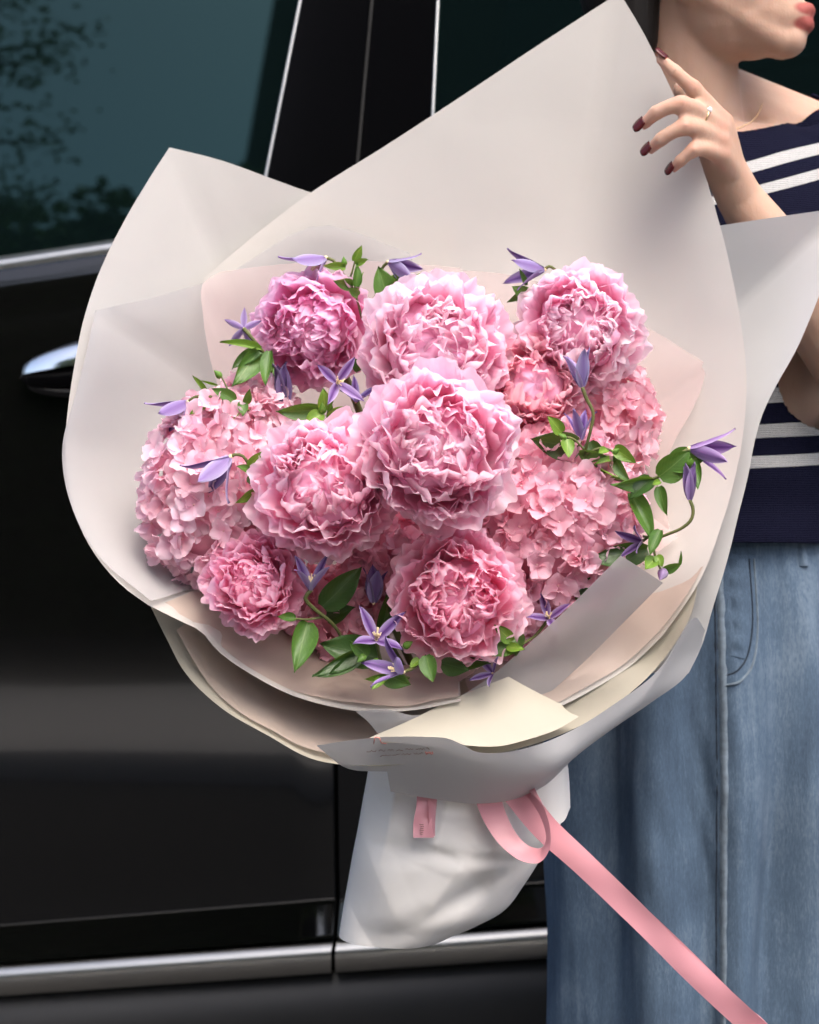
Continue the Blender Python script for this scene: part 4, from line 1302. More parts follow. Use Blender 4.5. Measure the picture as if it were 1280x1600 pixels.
# ================================================================== RIBBON
rib = thing("ribbon", "long pink satin ribbon tied round the wrapper, tail hanging to lower right", "ribbon", tuple(W(780, 1260, 1.42)))
def ribbon_strip(name, path, across, n=60, wsc=1.0, mat=M_RIBBON):
    """path: centre points (px,py,Y); across: half-width vectors in photo pixels (dx,dy,dDepth)"""
    C = crw(path, n)
    Aw = cr(across, n)
    P = []
    for k in range(n):
        Y = C[k][1]
        h = np.array([Aw[k][0] / FPX * Y, Aw[k][2], -Aw[k][1] / FPX * Y]) * wsc
        nn = nrm(np.cross(C[min(k + 1, n - 1)] - C[max(k - 1, 0)], h))
        P.append([C[k] + h * v + nn * 0.0022 * (1 - v * v) * math.sin(k * .19 + 1) * 0.5 for v in (-1, -.6, -.2, .2, .6, 1)])
    o = part(name, grid_mesh(name, np.array(P)), mat, rib)
    return o
ribbon_strip("ribbon_tail", [(805, 1235, 1.415), (850, 1292, 1.402), (910, 1348, 1.392), (990, 1425, 1.385), (1070, 1505, 1.38), (1150, 1580, 1.378), (1240, 1660, 1.38)],
             [(-24, 22, 0), (-18, 20, .003), (-17, 21, .004), (-17, 19, .003), (-18, 19, .002), (-16, 22, .006), (-14, 22, .008)], 80, .70)
ribbon_strip("ribbon_tail", [(805, 1237, 1.418), (859, 1295, 1.408), (918, 1351, 1.400), (998, 1425, 1.393), (1073, 1495, 1.389), (1143, 1565, 1.388), (1223, 1645, 1.39)],
             [(-16, 14, 0), (-11, 12, .003), (-10, 12, .004), (-10, 11, .003), (-11, 11, .002), (-10, 12, .006), (-10, 12, .008)], 80, .78)
ribbon_strip("ribbon_loop", [(760, 1240, 1.420), (775, 1280, 1.405), (795, 1312, 1.396), (822, 1334, 1.390), (845, 1336, 1.386), (856, 1318, 1.384), (853, 1288, 1.386), (836, 1250, 1.40), (822, 1232, 1.415)],
             [(20, -3, .002), (18, -6, .002), (14, -9, .002), (8, -10, .004), (3, -9, .007), (-6, -4, .009), (-9, 2, .009), (-12, 4, .006), (-12, 4, .004)], 60)
ribbon_strip("ribbon_end", [(668, 1238, 1.416), (665, 1258, 1.410), (661, 1280, 1.406), (661, 1296, 1.404), (662, 1309, 1.403)],
             [(16, 0, 0), (14, 0, .004), (15, 0, 0), (16, 0, 0), (16, 0, 0)], 24)
ribbon_strip("ribbon_end", [(676, 1238, 1.420), (676, 1262, 1.412), (675, 1290, 1.4085), (676, 1308, 1.408)],
             [(8, 0, .004), (6, 0, .006), (5, 0, .004), (4, 0, .004)], 20)
mb = MB()
for k in range(6):
    y = 1288 + k * 3
    mb.tube([W(655 + rng.uniform(0, 2), y, 1.4015), W(661 + rng.uniform(0, 2), y + .8, 1.4015)], 0.00025, 4)
part("printed_line", mb.mesh("printed_line"), M_INK, rib)

# ================================================================== FLOWERS
def petal_grid(seed, L=1.0, Wd=0.7, base=0.22, bend=0.6, cup=0.25, ruffle=0.05, notch=0.06, reflex=0.0, nu=10, nv=19, tipround=0.30, twist=0.0, point=0.0):
    """petal standing on its base: length +z, width x, inner face +y"""
    rg = random.Random(seed)
    ph = [rg.uniform(0, 6.28) for _ in range(8)]
    k1 = rg.uniform(3.0, 5.5); k2 = rg.uniform(7, 11)
    nt = [rg.uniform(-1, 1) for _ in range(13)]
    notch_pos = rg.uniform(-.5, .5); notch_d = notch * rg.uniform(.6, 2.2)
    P = np.zeros((nu, nv, 3))
    us = np.linspace(0, 1, nu) ** 0.85
    # centre line
    steps = 60
    ang = 0.0; yy = [0.0]; zz = [0.0]; an = [0.0]
    for k in range(steps):
        u = (k + .5) / steps
        th = bend * u - reflex * max(0, u - .6) ** 2 / .16
        yy.append(yy[-1] + math.sin(th) / steps); zz.append(zz[-1] + math.cos(th) / steps); an.append(th)
    for j in range(nv):
        v = -1 + 2 * j / (nv - 1.0)
        edge = sum(nt[q] * math.cos((q + 1) * 1.7 * v + ph[q % 8]) for q in range(3, 9)) / 3.2
        Lv = L * (1 - tipround * abs(v) ** 2.4 + notch * edge - notch_d * math.exp(-((v - notch_pos) / .13) ** 2))
        for i in range(nu):
            u = us[i]
            s = min(1.0, u * Lv / L)
            prof = base + (1 - base) * math.sin(math.pi / 2 * min(1, u / .68)) ** 1.25
            if point:
                prof = max(0.0, math.sin(math.pi * (.10 + .90 * u ** point))) ** .8 + .03 * (1 - u)
            x = v * prof * Wd / 2 * (1 - .12 * max(0, u - .75) / .25)
            off = cup * v * v * prof * Wd * .5 * (1 - .3 * u)
            off += ruffle * u ** 2.2 * (math.sin(k1 * v + ph[0] + 1.2 * u) + .55 * abs(v) * math.sin(k2 * v + ph[1]) + .45 * math.sin(k2 * 1.3 * v + ph[2]) * u)
            off += ruffle * .6 * u * math.sin(3.1 * u + ph[3]) * v
            kk = s * steps; k0 = min(int(kk), steps - 1); fr = kk - k0
            cy = (yy[k0] * (1 - fr) + yy[k0 + 1] * fr) * L; cz = (zz[k0] * (1 - fr) + zz[k0 + 1] * fr) * L; th = an[k0] * (1 - fr) + an[min(k0 + 1, steps)] * fr
            tw = twist * u
            xx = x * math.cos(tw); off += x * math.sin(tw)
            P[i, j] = (xx, cy + off * math.cos(th), cz - off * math.sin(th))
    return P

PET = {}
def petal_variants(kind, n, mat, bends, **kw):
    if kind not in PET:
        PET[kind] = []
        for k in range(n):
            bd = bends[0] + (bends[1] - bends[0]) * k / (n - 1.0)
            me = grid_mesh("petal", petal_grid(sum(map(ord, kind)) * 31 + k, bend=bd, **kw))
            me.materials.append(mat)
            PET[kind].append((me, bd))
    return PET[kind]

LAYERS = [   # name, count, polar from..to, reach, mesh options, range of bend
    ("guard", 9, 112, 96, 1.00, dict(Wd=1.00, cup=.14, ruffle=.045, notch=.055, reflex=.35, tipround=.22), (.7, 1.2)),
    ("outer", 17, 98, 72, 1.02, dict(Wd=.86, cup=.17, ruffle=.044, notch=.042, reflex=.2, tipround=.24), (.8, 1.4)),
    ("mid_a", 19, 80, 52, 1.00, dict(Wd=.78, cup=.20, ruffle=.044, notch=.044, tipround=.24), (.8, 1.6)),
    ("mid_b", 18, 60, 34, .96, dict(Wd=.70, cup=.26, ruffle=.046, notch=.048, tipround=.26), (.8, 1.7)),
    ("inner", 14, 42, 16, .92, dict(Wd=.54, cup=.32, ruffle=.054, notch=.05, tipround=.26), (.8, 1.8)),
    ("heart", 18, 30, 2, .86, dict(Wd=.42, cup=.40, ruffle=.058, notch=.07, tipround=.28), (.8, 1.8)),
]
GOLD_A = math.pi * (3 - math.sqrt(5))
def peony(px, py, Y, rpx, axis, tint, label, seed, squash=1.0, openness=1.0, skip=(), bowl=0.0, fill=.60):
    rg = random.Random(seed)
    c = W(px, py, Y); R_ = rpx / FPX * Y
    n = nrm(axis)
    tmp = np.array([0, 0, 1.0]) if abs(n[2]) < .9 else np.array([1.0, 0, 0])
    e1 = nrm(np.cross(tmp, n)); e2 = np.cross(n, e1)
    root = thing("peony", label, "peony", tuple(c - n * R_ * .55), "pink peonies in the bouquet")
    root.rotation_mode = 'QUATERNION'
    root.matrix_basis = frame(e1, e2, n, c - n * R_ * .55)
    basez = 0.0; ctr = .55 * R_
    k = 0
    for li, (kind, cnt, pa, pb, reach, kw, bends) in enumerate(LAYERS):
        if kind in skip: continue
        var = petal_variants(kind, 10, M_PEONY, bends, **kw)
        off = rg.uniform(0, 6.28)
        for q in range(cnt):
            f = (q + .5) / cnt
            phi = R(pa + (pb - pa) * f + rg.uniform(-5, 5)) * openness
            az = off + q * GOLD_A + rg.uniform(-.25, .25)
            if kind in ("guard",): az = off + 2 * math.pi * q / cnt + rg.uniform(-.2, .2)
            rr = R_ * reach * rg.uniform(.93, 1.06) * (1 - bowl * max(0.0, 1 - phi / 1.3))
            r = np.array([math.cos(az), math.sin(az), 0.0]); z = np.array([0, 0, 1.0])
            tip = rr * (math.sin(phi) * r + squash * math.cos(phi) * z) + ctr * z
            bs = r * R_ * .10 * rg.uniform(.4, 1.2) + z * (basez + R_ * .12 * (1 - f) * (li > 1))
            ch = tip - bs; L = np.linalg.norm(ch)
            a = math.atan2(ch @ r, ch @ z)
            me_, bd = var[rg.randrange(len(var))]
            a0 = a + bd * .5 + R(rg.uniform(-8, 6))
            zl = math.cos(a0) * z + math.sin(a0) * r
            yl = math.sin(a0) * z - math.cos(a0) * r
            xl = np.cross(yl, zl)
            roll = rg.uniform(-.22, .22)
            x2 = xl * math.cos(roll) + yl * math.sin(roll); y2 = yl * math.cos(roll) - xl * math.sin(roll)
            S = L * (1.04 + .045 * bd * bd); wsc = R_ * rg.uniform(.86, 1.14)
            M = frame(x2 * wsc * rg.choice((1, 1)), y2 * S, zl * S, bs)
            o = inst("petal", me_, root, M)
            v = rg.uniform(.90, 1.0)
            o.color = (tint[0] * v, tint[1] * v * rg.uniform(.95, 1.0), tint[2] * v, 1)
            k += 1
    # lumpy pink ball added so gaps between the petals read as pink shadow
    mb = MB(); mb.ell((0, 0, ctr * .86), (R_ * fill, R_ * fill, R_ * fill * 1.04), None, 26, 40)
    V = mb.V[0]
    for i in range(len(V)):
        V[i] = V[i] + nrm(V[i] - np.array([0, 0, ctr * .86])) * mnoise.noise(Vector(V[i] / R_ * 6 + np.array([seed, 0, 0]))) * R_ * .16 + nrm(V[i] - np.array([0, 0, ctr * .86])) * abs(mnoise.noise(Vector(V[i] / R_ * 11 + np.array([0, seed, 0])))) * R_ * .14
    me_ = mb.mesh("heart"); me_.materials.append(M_GAP_FILL)
    o = inst("heart", me_, root, Matrix.Identity(4)); o.color = (tint[0], tint[1], tint[2], 1)
    # green sepal cup and stem running back to the tie
    st = MB()
    tie = W(740, 1240, 1.495)
    p0 = c - n * R_ * .5
    st.tube(cr([p0, p0 - n * R_ * .5 + (tie - p0) * .12, tie], 10), 0.0032, 8)
    st.ell(c - n * R_ * .56, (R_ * .26,) * 3, None, 8, 12)
    part("stem", st.mesh("stem"), M_STEM, root)
    return root

peony(490, 514, 1.470, 92, (-.22, -1, -.22), (.96, .80, .93), "mauve-pink peony at upper left under the nodding clematis, facing slightly down", 11)
peony(680, 543, 1.425, 116, (.05, -1, .16), (1, 1, 1), "pale pink peony at top centre, behind the frontmost one", 12, squash=.92)
peony(906, 516, 1.452, 100, (-.10, -1, .02), (1, 1, 1), "pale pink peony highest on the right, standing clear against the paper", 13, openness=1.06)
peony(686, 700, 1.335, 126, (.06, -1, .10), (1, .95, .97), "largest peony, frontmost in the centre of the bouquet", 14, bowl=.08, fill=.58)
peony(508, 760, 1.358, 112, (-.05, -1, .14), (1, .92, .95), "bright pink peony left of the frontmost one, beside the left hydrangea", 15, openness=1.08, bowl=.05)
peony(398, 912, 1.375, 80, (-.18, -1, .20), (1, .82, .90), "small deep pink peony at the lower left with a cupped heart", 16, squash=.86, bowl=.26, fill=.46)
peony(714, 932, 1.358, 107, (.02, -1, .06), (1, .86, .90), "densely ruffled peony at the bottom centre, below the frontmost one", 17, squash=1.0, bowl=.10, fill=.54)
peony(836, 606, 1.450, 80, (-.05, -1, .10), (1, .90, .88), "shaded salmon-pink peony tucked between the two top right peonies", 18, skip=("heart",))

# hydrangea heads: a core with many four-sepalled florets
def sepal_variants():
    if "sepal" not in PET:
        PET["sepal"] = []
        for k in range(10):
            me = grid_mesh("sepal", petal_grid(4000 + k, L=1.0, Wd=1.04, base=.20, bend=-.35 + .08 * (k % 5), cup=.18 + .03 * (k % 4), ruffle=.085, notch=.04, nu=7, nv=9, tipround=.32))
            me.materials.append(M_HYD)
            PET["sepal"].append(me)
    return PET["sepal"]
eye_mesh = MB(); eye_mesh.ell((0, 0, 0), (1, 1, .9), None, 5, 7); EYE = eye_mesh.mesh("floret"); EYE.materials.append(M_EYE)
def hydrangea(px, py, Y, rx, ry, dep, count, tint, label, seed, axis=(0, -1, .15), fsize=0.0122):
    rg = random.Random(seed)
    c = W(px, py, Y)
    a, b_ = rx / FPX * Y, ry / FPX * Y
    root = thing("hydrangea", label, "hydrangea", tuple(c + np.array([0, dep * .8, -b_ * .3])), "pink hydrangea heads in the bouquet")
    inv = root_inv(root)
    n = nrm(axis)
    var = sepal_variants()
    # even spread over the front two thirds of an ellipsoid
    for q in range(count):
        f = (q + .5) / count
        cz = 1 - f * 1.45
        sz = math.sqrt(max(0, 1 - cz * cz)); az = q * GOLD_A + rg.uniform(-.2, .2)
        tmp = np.array([0, 0, 1.0]); e1 = nrm(np.cross(tmp, n)); e2 = np.cross(n, e1)
        d = n * cz + (e1 * math.cos(az) + e2 * math.sin(az)) * sz
        k = rg.uniform(.86, 1.04)
        p = c + np.array([d[0] * a, d[1] * dep, d[2] * b_]) * k
        nn = nrm(np.array([d[0] / a, d[1] / dep, d[2] / b_]) * 1.0 + np.array([rg.gauss(0, 1), rg.gauss(0, 1), rg.gauss(0, 1)]) * .42 / max(a, .03))
        t1 = nrm(np.cross(nn, [rg.gauss(0, 1), rg.gauss(0, 1), rg.gauss(0, 1)])); t2 = np.cross(nn, t1)
        s = fsize * rg.uniform(.85, 1.2)
        M = inv @ frame(t1, t2, nn, p)
        fl = inst("floret", EYE, root, M @ Matrix.Scale(s * .09, 4))
        fl.color = (1, 1, 1, 1)
        v = rg.uniform(.80, 1.0); hue = rg.uniform(.84, 1.0)
        openn = R(rg.uniform(18, 58))
        for j in range(4):
            aa = math.pi / 2 * j + rg.uniform(-.16, .16)
            r = np.array([math.cos(aa), math.sin(aa), 0]); z = np.array([0, 0, 1.0])
            a0 = R(90) - openn * rg.uniform(.6, 1.4)
            zl = math.cos(a0) * z + math.sin(a0) * r; yl = math.sin(a0) * z - math.cos(a0) * r; xl = np.cross(yl, zl)
            roll = rg.uniform(-.25, .25)
            x2 = xl * math.cos(roll) + yl * math.sin(roll); y2 = yl * math.cos(roll) - xl * math.sin(roll)
            sc = (1 / .09) * rg.uniform(.88, 1.12)
            lift = .06 * (j % 2)
            o = inst("sepal", var[rg.randrange(len(var))], fl, frame(x2 * sc * rg.uniform(.9, 1.1), y2 * sc, zl * sc, (r * .05 + z * lift) / .09))
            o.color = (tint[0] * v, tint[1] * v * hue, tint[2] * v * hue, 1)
    mb = MB(); mb.ell(c, (a * .80, dep * .80, b_ * .80), None, 14, 20)
    V = mb.V[0]
    for i in range(len(V)):
        h = mnoise.noise(Vector(V[i] * 60)); V[i] = V[i] + nrm(V[i] - c) * h * .006
    part("flower_core", mb.mesh("flower_core"), M_CORE, root)
    st = MB(); tie = W(742, 1240, 1.50)
    st.tube(cr([c + np.array([0, dep * .5, -.01]), c * .7 + tie * .3 + np.array([0, .03, 0]), tie], 10), .003, 8)
    part("stem", st.mesh("stem"), M_STEM, root)
    return root
hydrangea(335, 770, 1.430, 104, 150, .052, 196, (1.0, .98, 1.0), "tall pale pink hydrangea head at the left edge of the bouquet", 21)
hydrangea(866, 812, 1.425, 130, 138, .052, 250, (.97, .84, .88), "large dusky pink hydrangea head at the right, below the vine leaves", 22)
hydrangea(935, 660, 1.500, 82, 100, .042, 130, (1, .90, .90), "soft pink hydrangea behind the upper right peony, beside the tissue", 23)
hydrangea(805, 945, 1.438, 70, 66, .040, 104, (.96, .82, .87), "lower hydrangea head between the bottom peony and the frosted strip", 24)
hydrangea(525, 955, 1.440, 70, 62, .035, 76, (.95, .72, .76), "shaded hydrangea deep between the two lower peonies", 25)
hydrangea(605, 865, 1.440, 66, 62, .034, 72, (.96, .76, .82), "added hydrangea filling the gap below the frontmost peony as pink shade", 27)  # filler head added where only pink shade lies between the peonies
hydrangea(395, 650, 1.462, 62, 50, .035, 68, (1, 1, 1), "small pale hydrangea head above the left one, under the vine leaves", 26)

# ------------------------------------------------------------------ clematis sprigs and vine leaves
TEP = []
for k in range(8):
    me = grid_mesh("tepal", petal_grid(700 + k, L=1.0, Wd=.31, base=.30, bend=.12 - .06 * (k % 4), cup=.30, ruffle=.02, notch=.0, reflex=.35 + .15 * (k % 3), nu=12, nv=7, tipround=.02, twist=.2 * (k % 3 - 1), point=.95))
    me.materials.append(M_TEPAL); TEP.append(me)
LEAFM = []
for k in range(8):
    me = grid_mesh("leaf", petal_grid(900 + k, L=1.0, Wd=1.0, base=.10, bend=-.45 + .22 * (k % 5), cup=.28, ruffle=.03, notch=.0, reflex=.3 * (k % 3), nu=13, nv=9, tipround=.03, twist=.3 * (k % 3 - 1), point=.80))
    me.materials.append(M_LEAF); LEAFM.append(me)
def sprig(label, at, Y):
    return thing("clematis_sprig", label, "clematis", tuple(W(at[0], at[1], Y)), "purple clematis sprigs woven through the bouquet")
def clem(sp, base, Y, d, lpx, opn, roll=0.0, tint=(1, 1, 1), count=4, stam=True, seed=0, wide=1.0):
    """clematis flower; d = direction of its mouth as (right, down, towards camera)"""
    rg = random.Random(seed + int(base[0] * 7 + base[1]))
    p = W(base[0], base[1], Y); s = lpx / FPX * Y
    n = nrm([d[0], -d[2], -d[1]])
    tmp = np.array([0, 0, 1.0]) if abs(n[2]) < .9 else np.array([1.0, 0, 0])
    e1 = nrm(np.cross(tmp, n)); e2 = np.cross(n, e1)
    mb = MB()
    mb.ell((0, 0, 0), (.05, .05, .06), None, 6, 8)
    if stam:
        for k in range(16):
            a = rg.uniform(0, 6.28); t = R(rg.uniform(4, 26)); L = rg.uniform(.28, .42)
            q = np.array([math.sin(t) * math.cos(a), math.sin(t) * math.sin(a), math.cos(t)]) * L
            mb.tube([(0, 0, 0), q * .6, q], [.010, .010, .015], 5)
    me = mb.mesh("flower"); me.materials.append(M_STAMEN)
    fl = inst("flower", me, sp, root_inv(sp) @ frame(e1 * s, e2 * s, n * s, p))
    for j in range(count):
        a = roll + 2 * math.pi * j / count + rg.uniform(-.12, .12)
        r = np.array([math.cos(a), math.sin(a), 0]); z = np.array([0, 0, 1.0])
        t = R(opn * rg.uniform(.85, 1.15))
        zl = math.cos(t) * z + math.sin(t) * r; yl = math.sin(t) * z - math.cos(t) * r; xl = np.cross(yl, zl)
        sc = rg.uniform(.92, 1.08)
        o = inst("tepal", TEP[rg.randrange(8)], fl, frame(xl * sc * wide, yl * sc, zl * sc, r * .03))
        v = rg.uniform(.88, 1.0); o.color = tuple(min(1.06, q) * v for q in tint) + (1,)
    return p
def leaf(sp, b0, b1, Y0, Y1, wpx, tint=(1, 1, 1), turn=0.0, var=0):
    """leaf from base to tip; turn rolls it about its length (0 = faces the camera)"""
    p, q = W(b0[0], b0[1], Y0), W(b1[0], b1[1], Y1)
    zl = q - p; L = np.linalg.norm(zl); zl /= L
    cam_d = nrm(np.array([0, 0, CAM_Z]) - p)
    yl = nrm(cam_d - zl * (cam_d @ zl)); xl = np.cross(yl, zl)
    t = R(turn)
    x2 = xl * math.cos(t) + yl * math.sin(t); y2 = yl * math.cos(t) - xl * math.sin(t)
    w = wpx / FPX * Y0
    o = inst("leaf", LEAFM[var % 8], sp, root_inv(sp) @ frame(x2 * w, y2 * L, zl * L, p))
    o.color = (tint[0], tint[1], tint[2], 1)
    return o
def stem(sp, pts, r=0.0010, n=16):
    mb = MB(); mb.tube(crw(pts, n), list(np.linspace(r * 1.2, r * .85, n)), 7)
    part("stem", mb.mesh("stem"), M_STEM, sp)
def bud(sp, at, Y, r, d, green=True):
    p = W(at[0], at[1], Y); n = nrm([d[0], -d[2], -d[1]]); s = r / FPX * Y
    tmp = np.array([.3, .1, .9]); e1 = nrm(np.cross(tmp, n)); e2 = np.cross(n, e1)
    prof = [(0, -1.0), (.55, -.85), (.9, -.3), (.85, .3), (.5, 1.0), (.2, 1.5), (0.02, 1.8)]
    P = np.array([[p + s * (e1 * math.cos(a) * rr * (1 + .08 * math.cos(4 * a)) + e2 * math.sin(a) * rr * (1 + .08 * math.cos(4 * a)) + n * h) for a in np.linspace(0, 2 * math.pi, 16, endpoint=False)] for rr, h in prof])
    o = part("bud", grid_mesh("bud", P, True), M_LEAF if green else M_TEPAL, sp)
    o.color = (1.4, 1.3, 1, 1) if green else (.9, .8, .8, 1)
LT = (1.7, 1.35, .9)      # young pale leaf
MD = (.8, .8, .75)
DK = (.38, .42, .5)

s = sprig("clematis sprig over the mauve-pink peony, lilac bell nodding left", (570, 480), 1.45)
clem(s, (509, 403), 1.462, (-.80, .52, .18), 72, 36, .38, (1.1, 1.15, 1.1))
stem(s, [(509, 403, 1.462), (520, 406, 1.461), (533, 424, 1.46), (545, 440, 1.459), (556, 462, 1.458), (566, 500, 1.46)], .0011)
stem(s, [(548, 432, 1.459), (553, 415, 1.459), (556, 402, 1.458)], .0007, 6)
leaf(s, (553, 408), (566, 384), 1.458, 1.452, 14, LT, 15, 1); leaf(s, (556, 414), (575, 404), 1.458, 1.452, 11, LT, -20, 2)
leaf(s, (540, 418), (503, 415), 1.459, 1.45, 13, LT, 10, 3); leaf(s, (552, 446), (517, 436), 1.459, 1.447, 20, MD, -10, 4)
leaf(s, (556, 448), (561, 410), 1.457, 1.452, 17, MD, 20, 5); leaf(s, (558, 455), (566, 424), 1.46, 1.456, 13, LT, -35, 6)
leaf(s, (560, 462), (545, 450), 1.457, 1.448, 14, MD, 10, 6)
bud(s, (538, 410), 1.458, 5.5, (-.1, -.9, .3))

s = sprig("clematis sprig above the top centre peony, purple bell pointing right", (612, 470), 1.46)
clem(s, (607, 409), 1.466, (.86, .40, .18), 62, 32, .40, (1, 1.0, 1.0), stam=False, wide=1.15)
stem(s, [(607, 409, 1.466), (598, 418, 1.47), (602, 450, 1.468), (610, 500, 1.47)], .0011); stem(s, [(610, 460, 1.468), (632, 446, 1.463), (646, 438, 1.46), (654, 432, 1.46)], .0008, 10)
leaf(s, (606, 470), (592, 415), 1.466, 1.46, 36, MD, 10, 1); leaf(s, (614, 466), (634, 432), 1.464, 1.455, 28, MD, -25, 2)
leaf(s, (650, 436), (690, 449), 1.46, 1.448, 17, MD, 15, 3); leaf(s, (600, 462), (578, 482), 1.468, 1.455, 16, DK, 20, 4); leaf(s, (608, 462), (618, 424), 1.467, 1.462, 22, LT, -30, 5)
bud(s, (655, 432), 1.459, 5.5, (.7, -.5, .3))

s = sprig("clematis sprig left of the highest right peony, dark bell pointing left", (850, 440), 1.46)
clem(s, (851, 421), 1.462, (-.94, .05, .16), 66, 30, .42, (.85, .85, .9), stam=False)
stem(s, [(851, 421, 1.462), (858, 416, 1.462), (868, 422, 1.462), (872, 440, 1.465), (870, 480, 1.475)], .0011)
leaf(s, (822, 446), (813, 420), 1.458, 1.452, 9, MD, 20, 1); leaf(s, (830, 462), (800, 448), 1.462, 1.452, 22, MD, -15, 2); leaf(s, (826, 456), (790, 474), 1.47, 1.46, 12, DK, 10, 3)
leaf(s, (850, 500), (805, 516), 1.478, 1.466, 16, DK, 20, 5)

s = sprig("clematis sprig left of the mauve-pink peony, star seen from behind", (425, 580), 1.45)
clem(s, (381, 513), 1.440, (-.35, -.15, -.85), 36, 78, .35, (.85, .8, .85), count=5, stam=False)
stem(s, [(381, 513, 1.440), (392, 526, 1.439), (405, 542, 1.44), (418, 560, 1.445), (430, 600, 1.455)], .0014)
leaf(s, (408, 546), (345, 530), 1.438, 1.428, 14, LT, 30, 1); leaf(s, (404, 548), (365, 604), 1.440, 1.420, 32, MD, -20, 2); leaf(s, (408, 550), (362, 575), 1.442, 1.43, 26, DK, 35, 7)
leaf(s, (422, 548), (420, 608), 1.438, 1.425, 22, MD, 30, 4); leaf(s, (416, 552), (427, 590), 1.445, 1.44, 15, MD, -30, 3)
clem(s, (446, 634), 1.448, (-.10, -.95, .05), 70, 6, .4, (.45, .40, .5), stam=False, wide=1.3)
stem(s, [(446, 634, 1.448), (447, 645, 1.452), (452, 670, 1.46)], .0011, 8)

s = sprig("clematis sprig reaching far left over the left hydrangea, spread purple bell", (372, 632), 1.42)
clem(s, (294, 628), 1.405, (-.72, .60, .16), 74, 42, .36, (.9, .82, .92), stam=False)
stem(s, [(294, 628, 1.405), (304, 621, 1.404), (325, 619, 1.404), (350, 624, 1.405), (374, 632, 1.41), (400, 650, 1.43)], .0012)
stem(s, [(362, 626, 1.407), (356, 610, 1.408), (350, 596, 1.408), (345, 588, 1.408)], .0007, 8)
leaf(s, (368, 626), (332, 606), 1.405, 1.396, 20, MD, 15, 1); leaf(s, (378, 628), (380, 650), 1.406, 1.40, 17, MD, -20, 2); leaf(s, (382, 632), (390, 606), 1.41, 1.40, 13, MD, 30, 3)
leaf(s, (328, 632), (296, 652), 1.405, 1.398, 13, LT, 35, 4); leaf(s, (372, 634), (352, 660), 1.408, 1.40, 20, LT, 10, 5); leaf(s, (322, 618), (304, 586), 1.412, 1.405, 7, LT, 40, 6); leaf(s, (340, 602), (312, 594), 1.41, 1.405, 4, LT, 0, 7)
bud(s, (342, 586), 1.407, 6, (-.6, -.6, .3)); bud(s, (314, 632), 1.404, 5.5, (-.9, .1, .3))

s = sprig("clematis sprig in the middle, pale open star above bright leaves", (510, 650), 1.40)
clem(s, (527, 598), 1.402, (.30, -.12, .90), 52, 62, .95, (1.25, 1.35, 1.2), count=4)
clem(s, (556, 628), 1.415, (.15, -.6, .5), 40, 40, .2, (.75, .75, .85), stam=False)
stem(s, [(527, 598, 1.404), (524, 612, 1.41), (518, 630, 1.415), (512, 660, 1.42)], .0011)
leaf(s, (500, 640), (433, 646), 1.405, 1.392, 30, MD, -20, 1); leaf(s, (508, 642), (505, 606), 1.398, 1.392, 24, LT, 10, 2); leaf(s, (516, 655), (538, 634), 1.398, 1.39, 19, LT, -10, 3); leaf(s, (504, 646), (474, 666), 1.396, 1.388, 24, LT, 20, 4)
leaf(s, (512, 652), (520, 628), 1.402, 1.396, 12, MD, 30, 5)
leaf(s, (560, 580), (556, 560), 1.45, 1.445, 18, DK, 30, 6)
bud(s, (504, 640), 1.396, 7, (0, -.8, .4))

s = sprig("clematis sprig hanging before the left hydrangea, lilac bell pointing down left", (395, 770), 1.37)
clem(s, (360, 714), 1.362, (-.60, .72, .18), 80, 36, .40, (1.15, 1.25, 1.15), stam=False, wide=1.1)
stem(s, [(360, 714, 1.362), (368, 710, 1.362), (380, 713, 1.364), (388, 725, 1.366), (392, 748, 1.37), (398, 770, 1.375), (412, 800, 1.39)], .0011)
leaf(s, (389, 728), (411, 706), 1.362, 1.355, 17, LT, 10, 1); leaf(s, (390, 735), (370, 728), 1.363, 1.356, 14, MD, 20, 2); leaf(s, (398, 768), (365, 786), 1.362, 1.352, 18, LT, -20, 3); leaf(s, (390, 742), (400, 760), 1.366, 1.36, 15, DK, 30, 4)
leaf(s, (402, 772), (410, 800), 1.368, 1.36, 15, DK, 20, 5)

s = sprig("clematis sprig at right, lilac cup standing on a tall stem before the peony", (910, 720), 1.39)
clem(s, (910, 605), 1.375, (-.16, -.95, .12), 62, 22, .5, (1, 1.05, 1.05), stam=False, wide=1.2)
stem(s, [(910, 605, 1.375), (916, 622, 1.376), (927, 645, 1.378), (923, 672, 1.380), (916, 700, 1.385), (914, 722, 1.395)], .0013)
clem(s, (908, 688), 1.398, (-.05, -.95, .15), 54, 24, 1.1, (.95, .95, 1.05), stam=False)
leaf(s, (905, 700), (832, 688), 1.395, 1.378, 46, DK, -10, 1); leaf(s, (878, 676), (856, 650), 1.378, 1.368, 22, LT, 10, 2); leaf(s, (886, 686), (888, 718), 1.376, 1.368, 22, LT, -10, 3)
stem(s, [(880, 682, 1.378), (896, 686, 1.38), (914, 704, 1.386)], .0009, 8); stem(s, [(916, 710, 1.386), (940, 700, 1.384), (960, 706, 1.382), (985, 720, 1.38)], .0010, 10)
leaf(s, (948, 702), (932, 712), 1.382, 1.372, 14, LT, 20, 4); leaf(s, (960, 700), (992, 722), 1.380, 1.368, 22, LT, 0, 5); leaf(s, (905, 706), (946, 716), 1.39, 1.378, 20, MD, 40, 6); leaf(s, (958, 712), (985, 755), 1.384, 1.37, 22, MD, 30, 7)
leaf(s, (962, 718), (930, 722), 1.384, 1.376, 12, LT, 45, 1); leaf(s, (935, 730), (975, 750), 1.386, 1.376, 16, LT, 50, 2); leaf(s, (922, 690), (938, 735), 1.392, 1.388, 30, DK, 10, 3)
bud(s, (880, 683), 1.376, 6, (-.7, -.4, .4)); bud(s, (962, 706), 1.378, 5, (.5, -.5, .4))

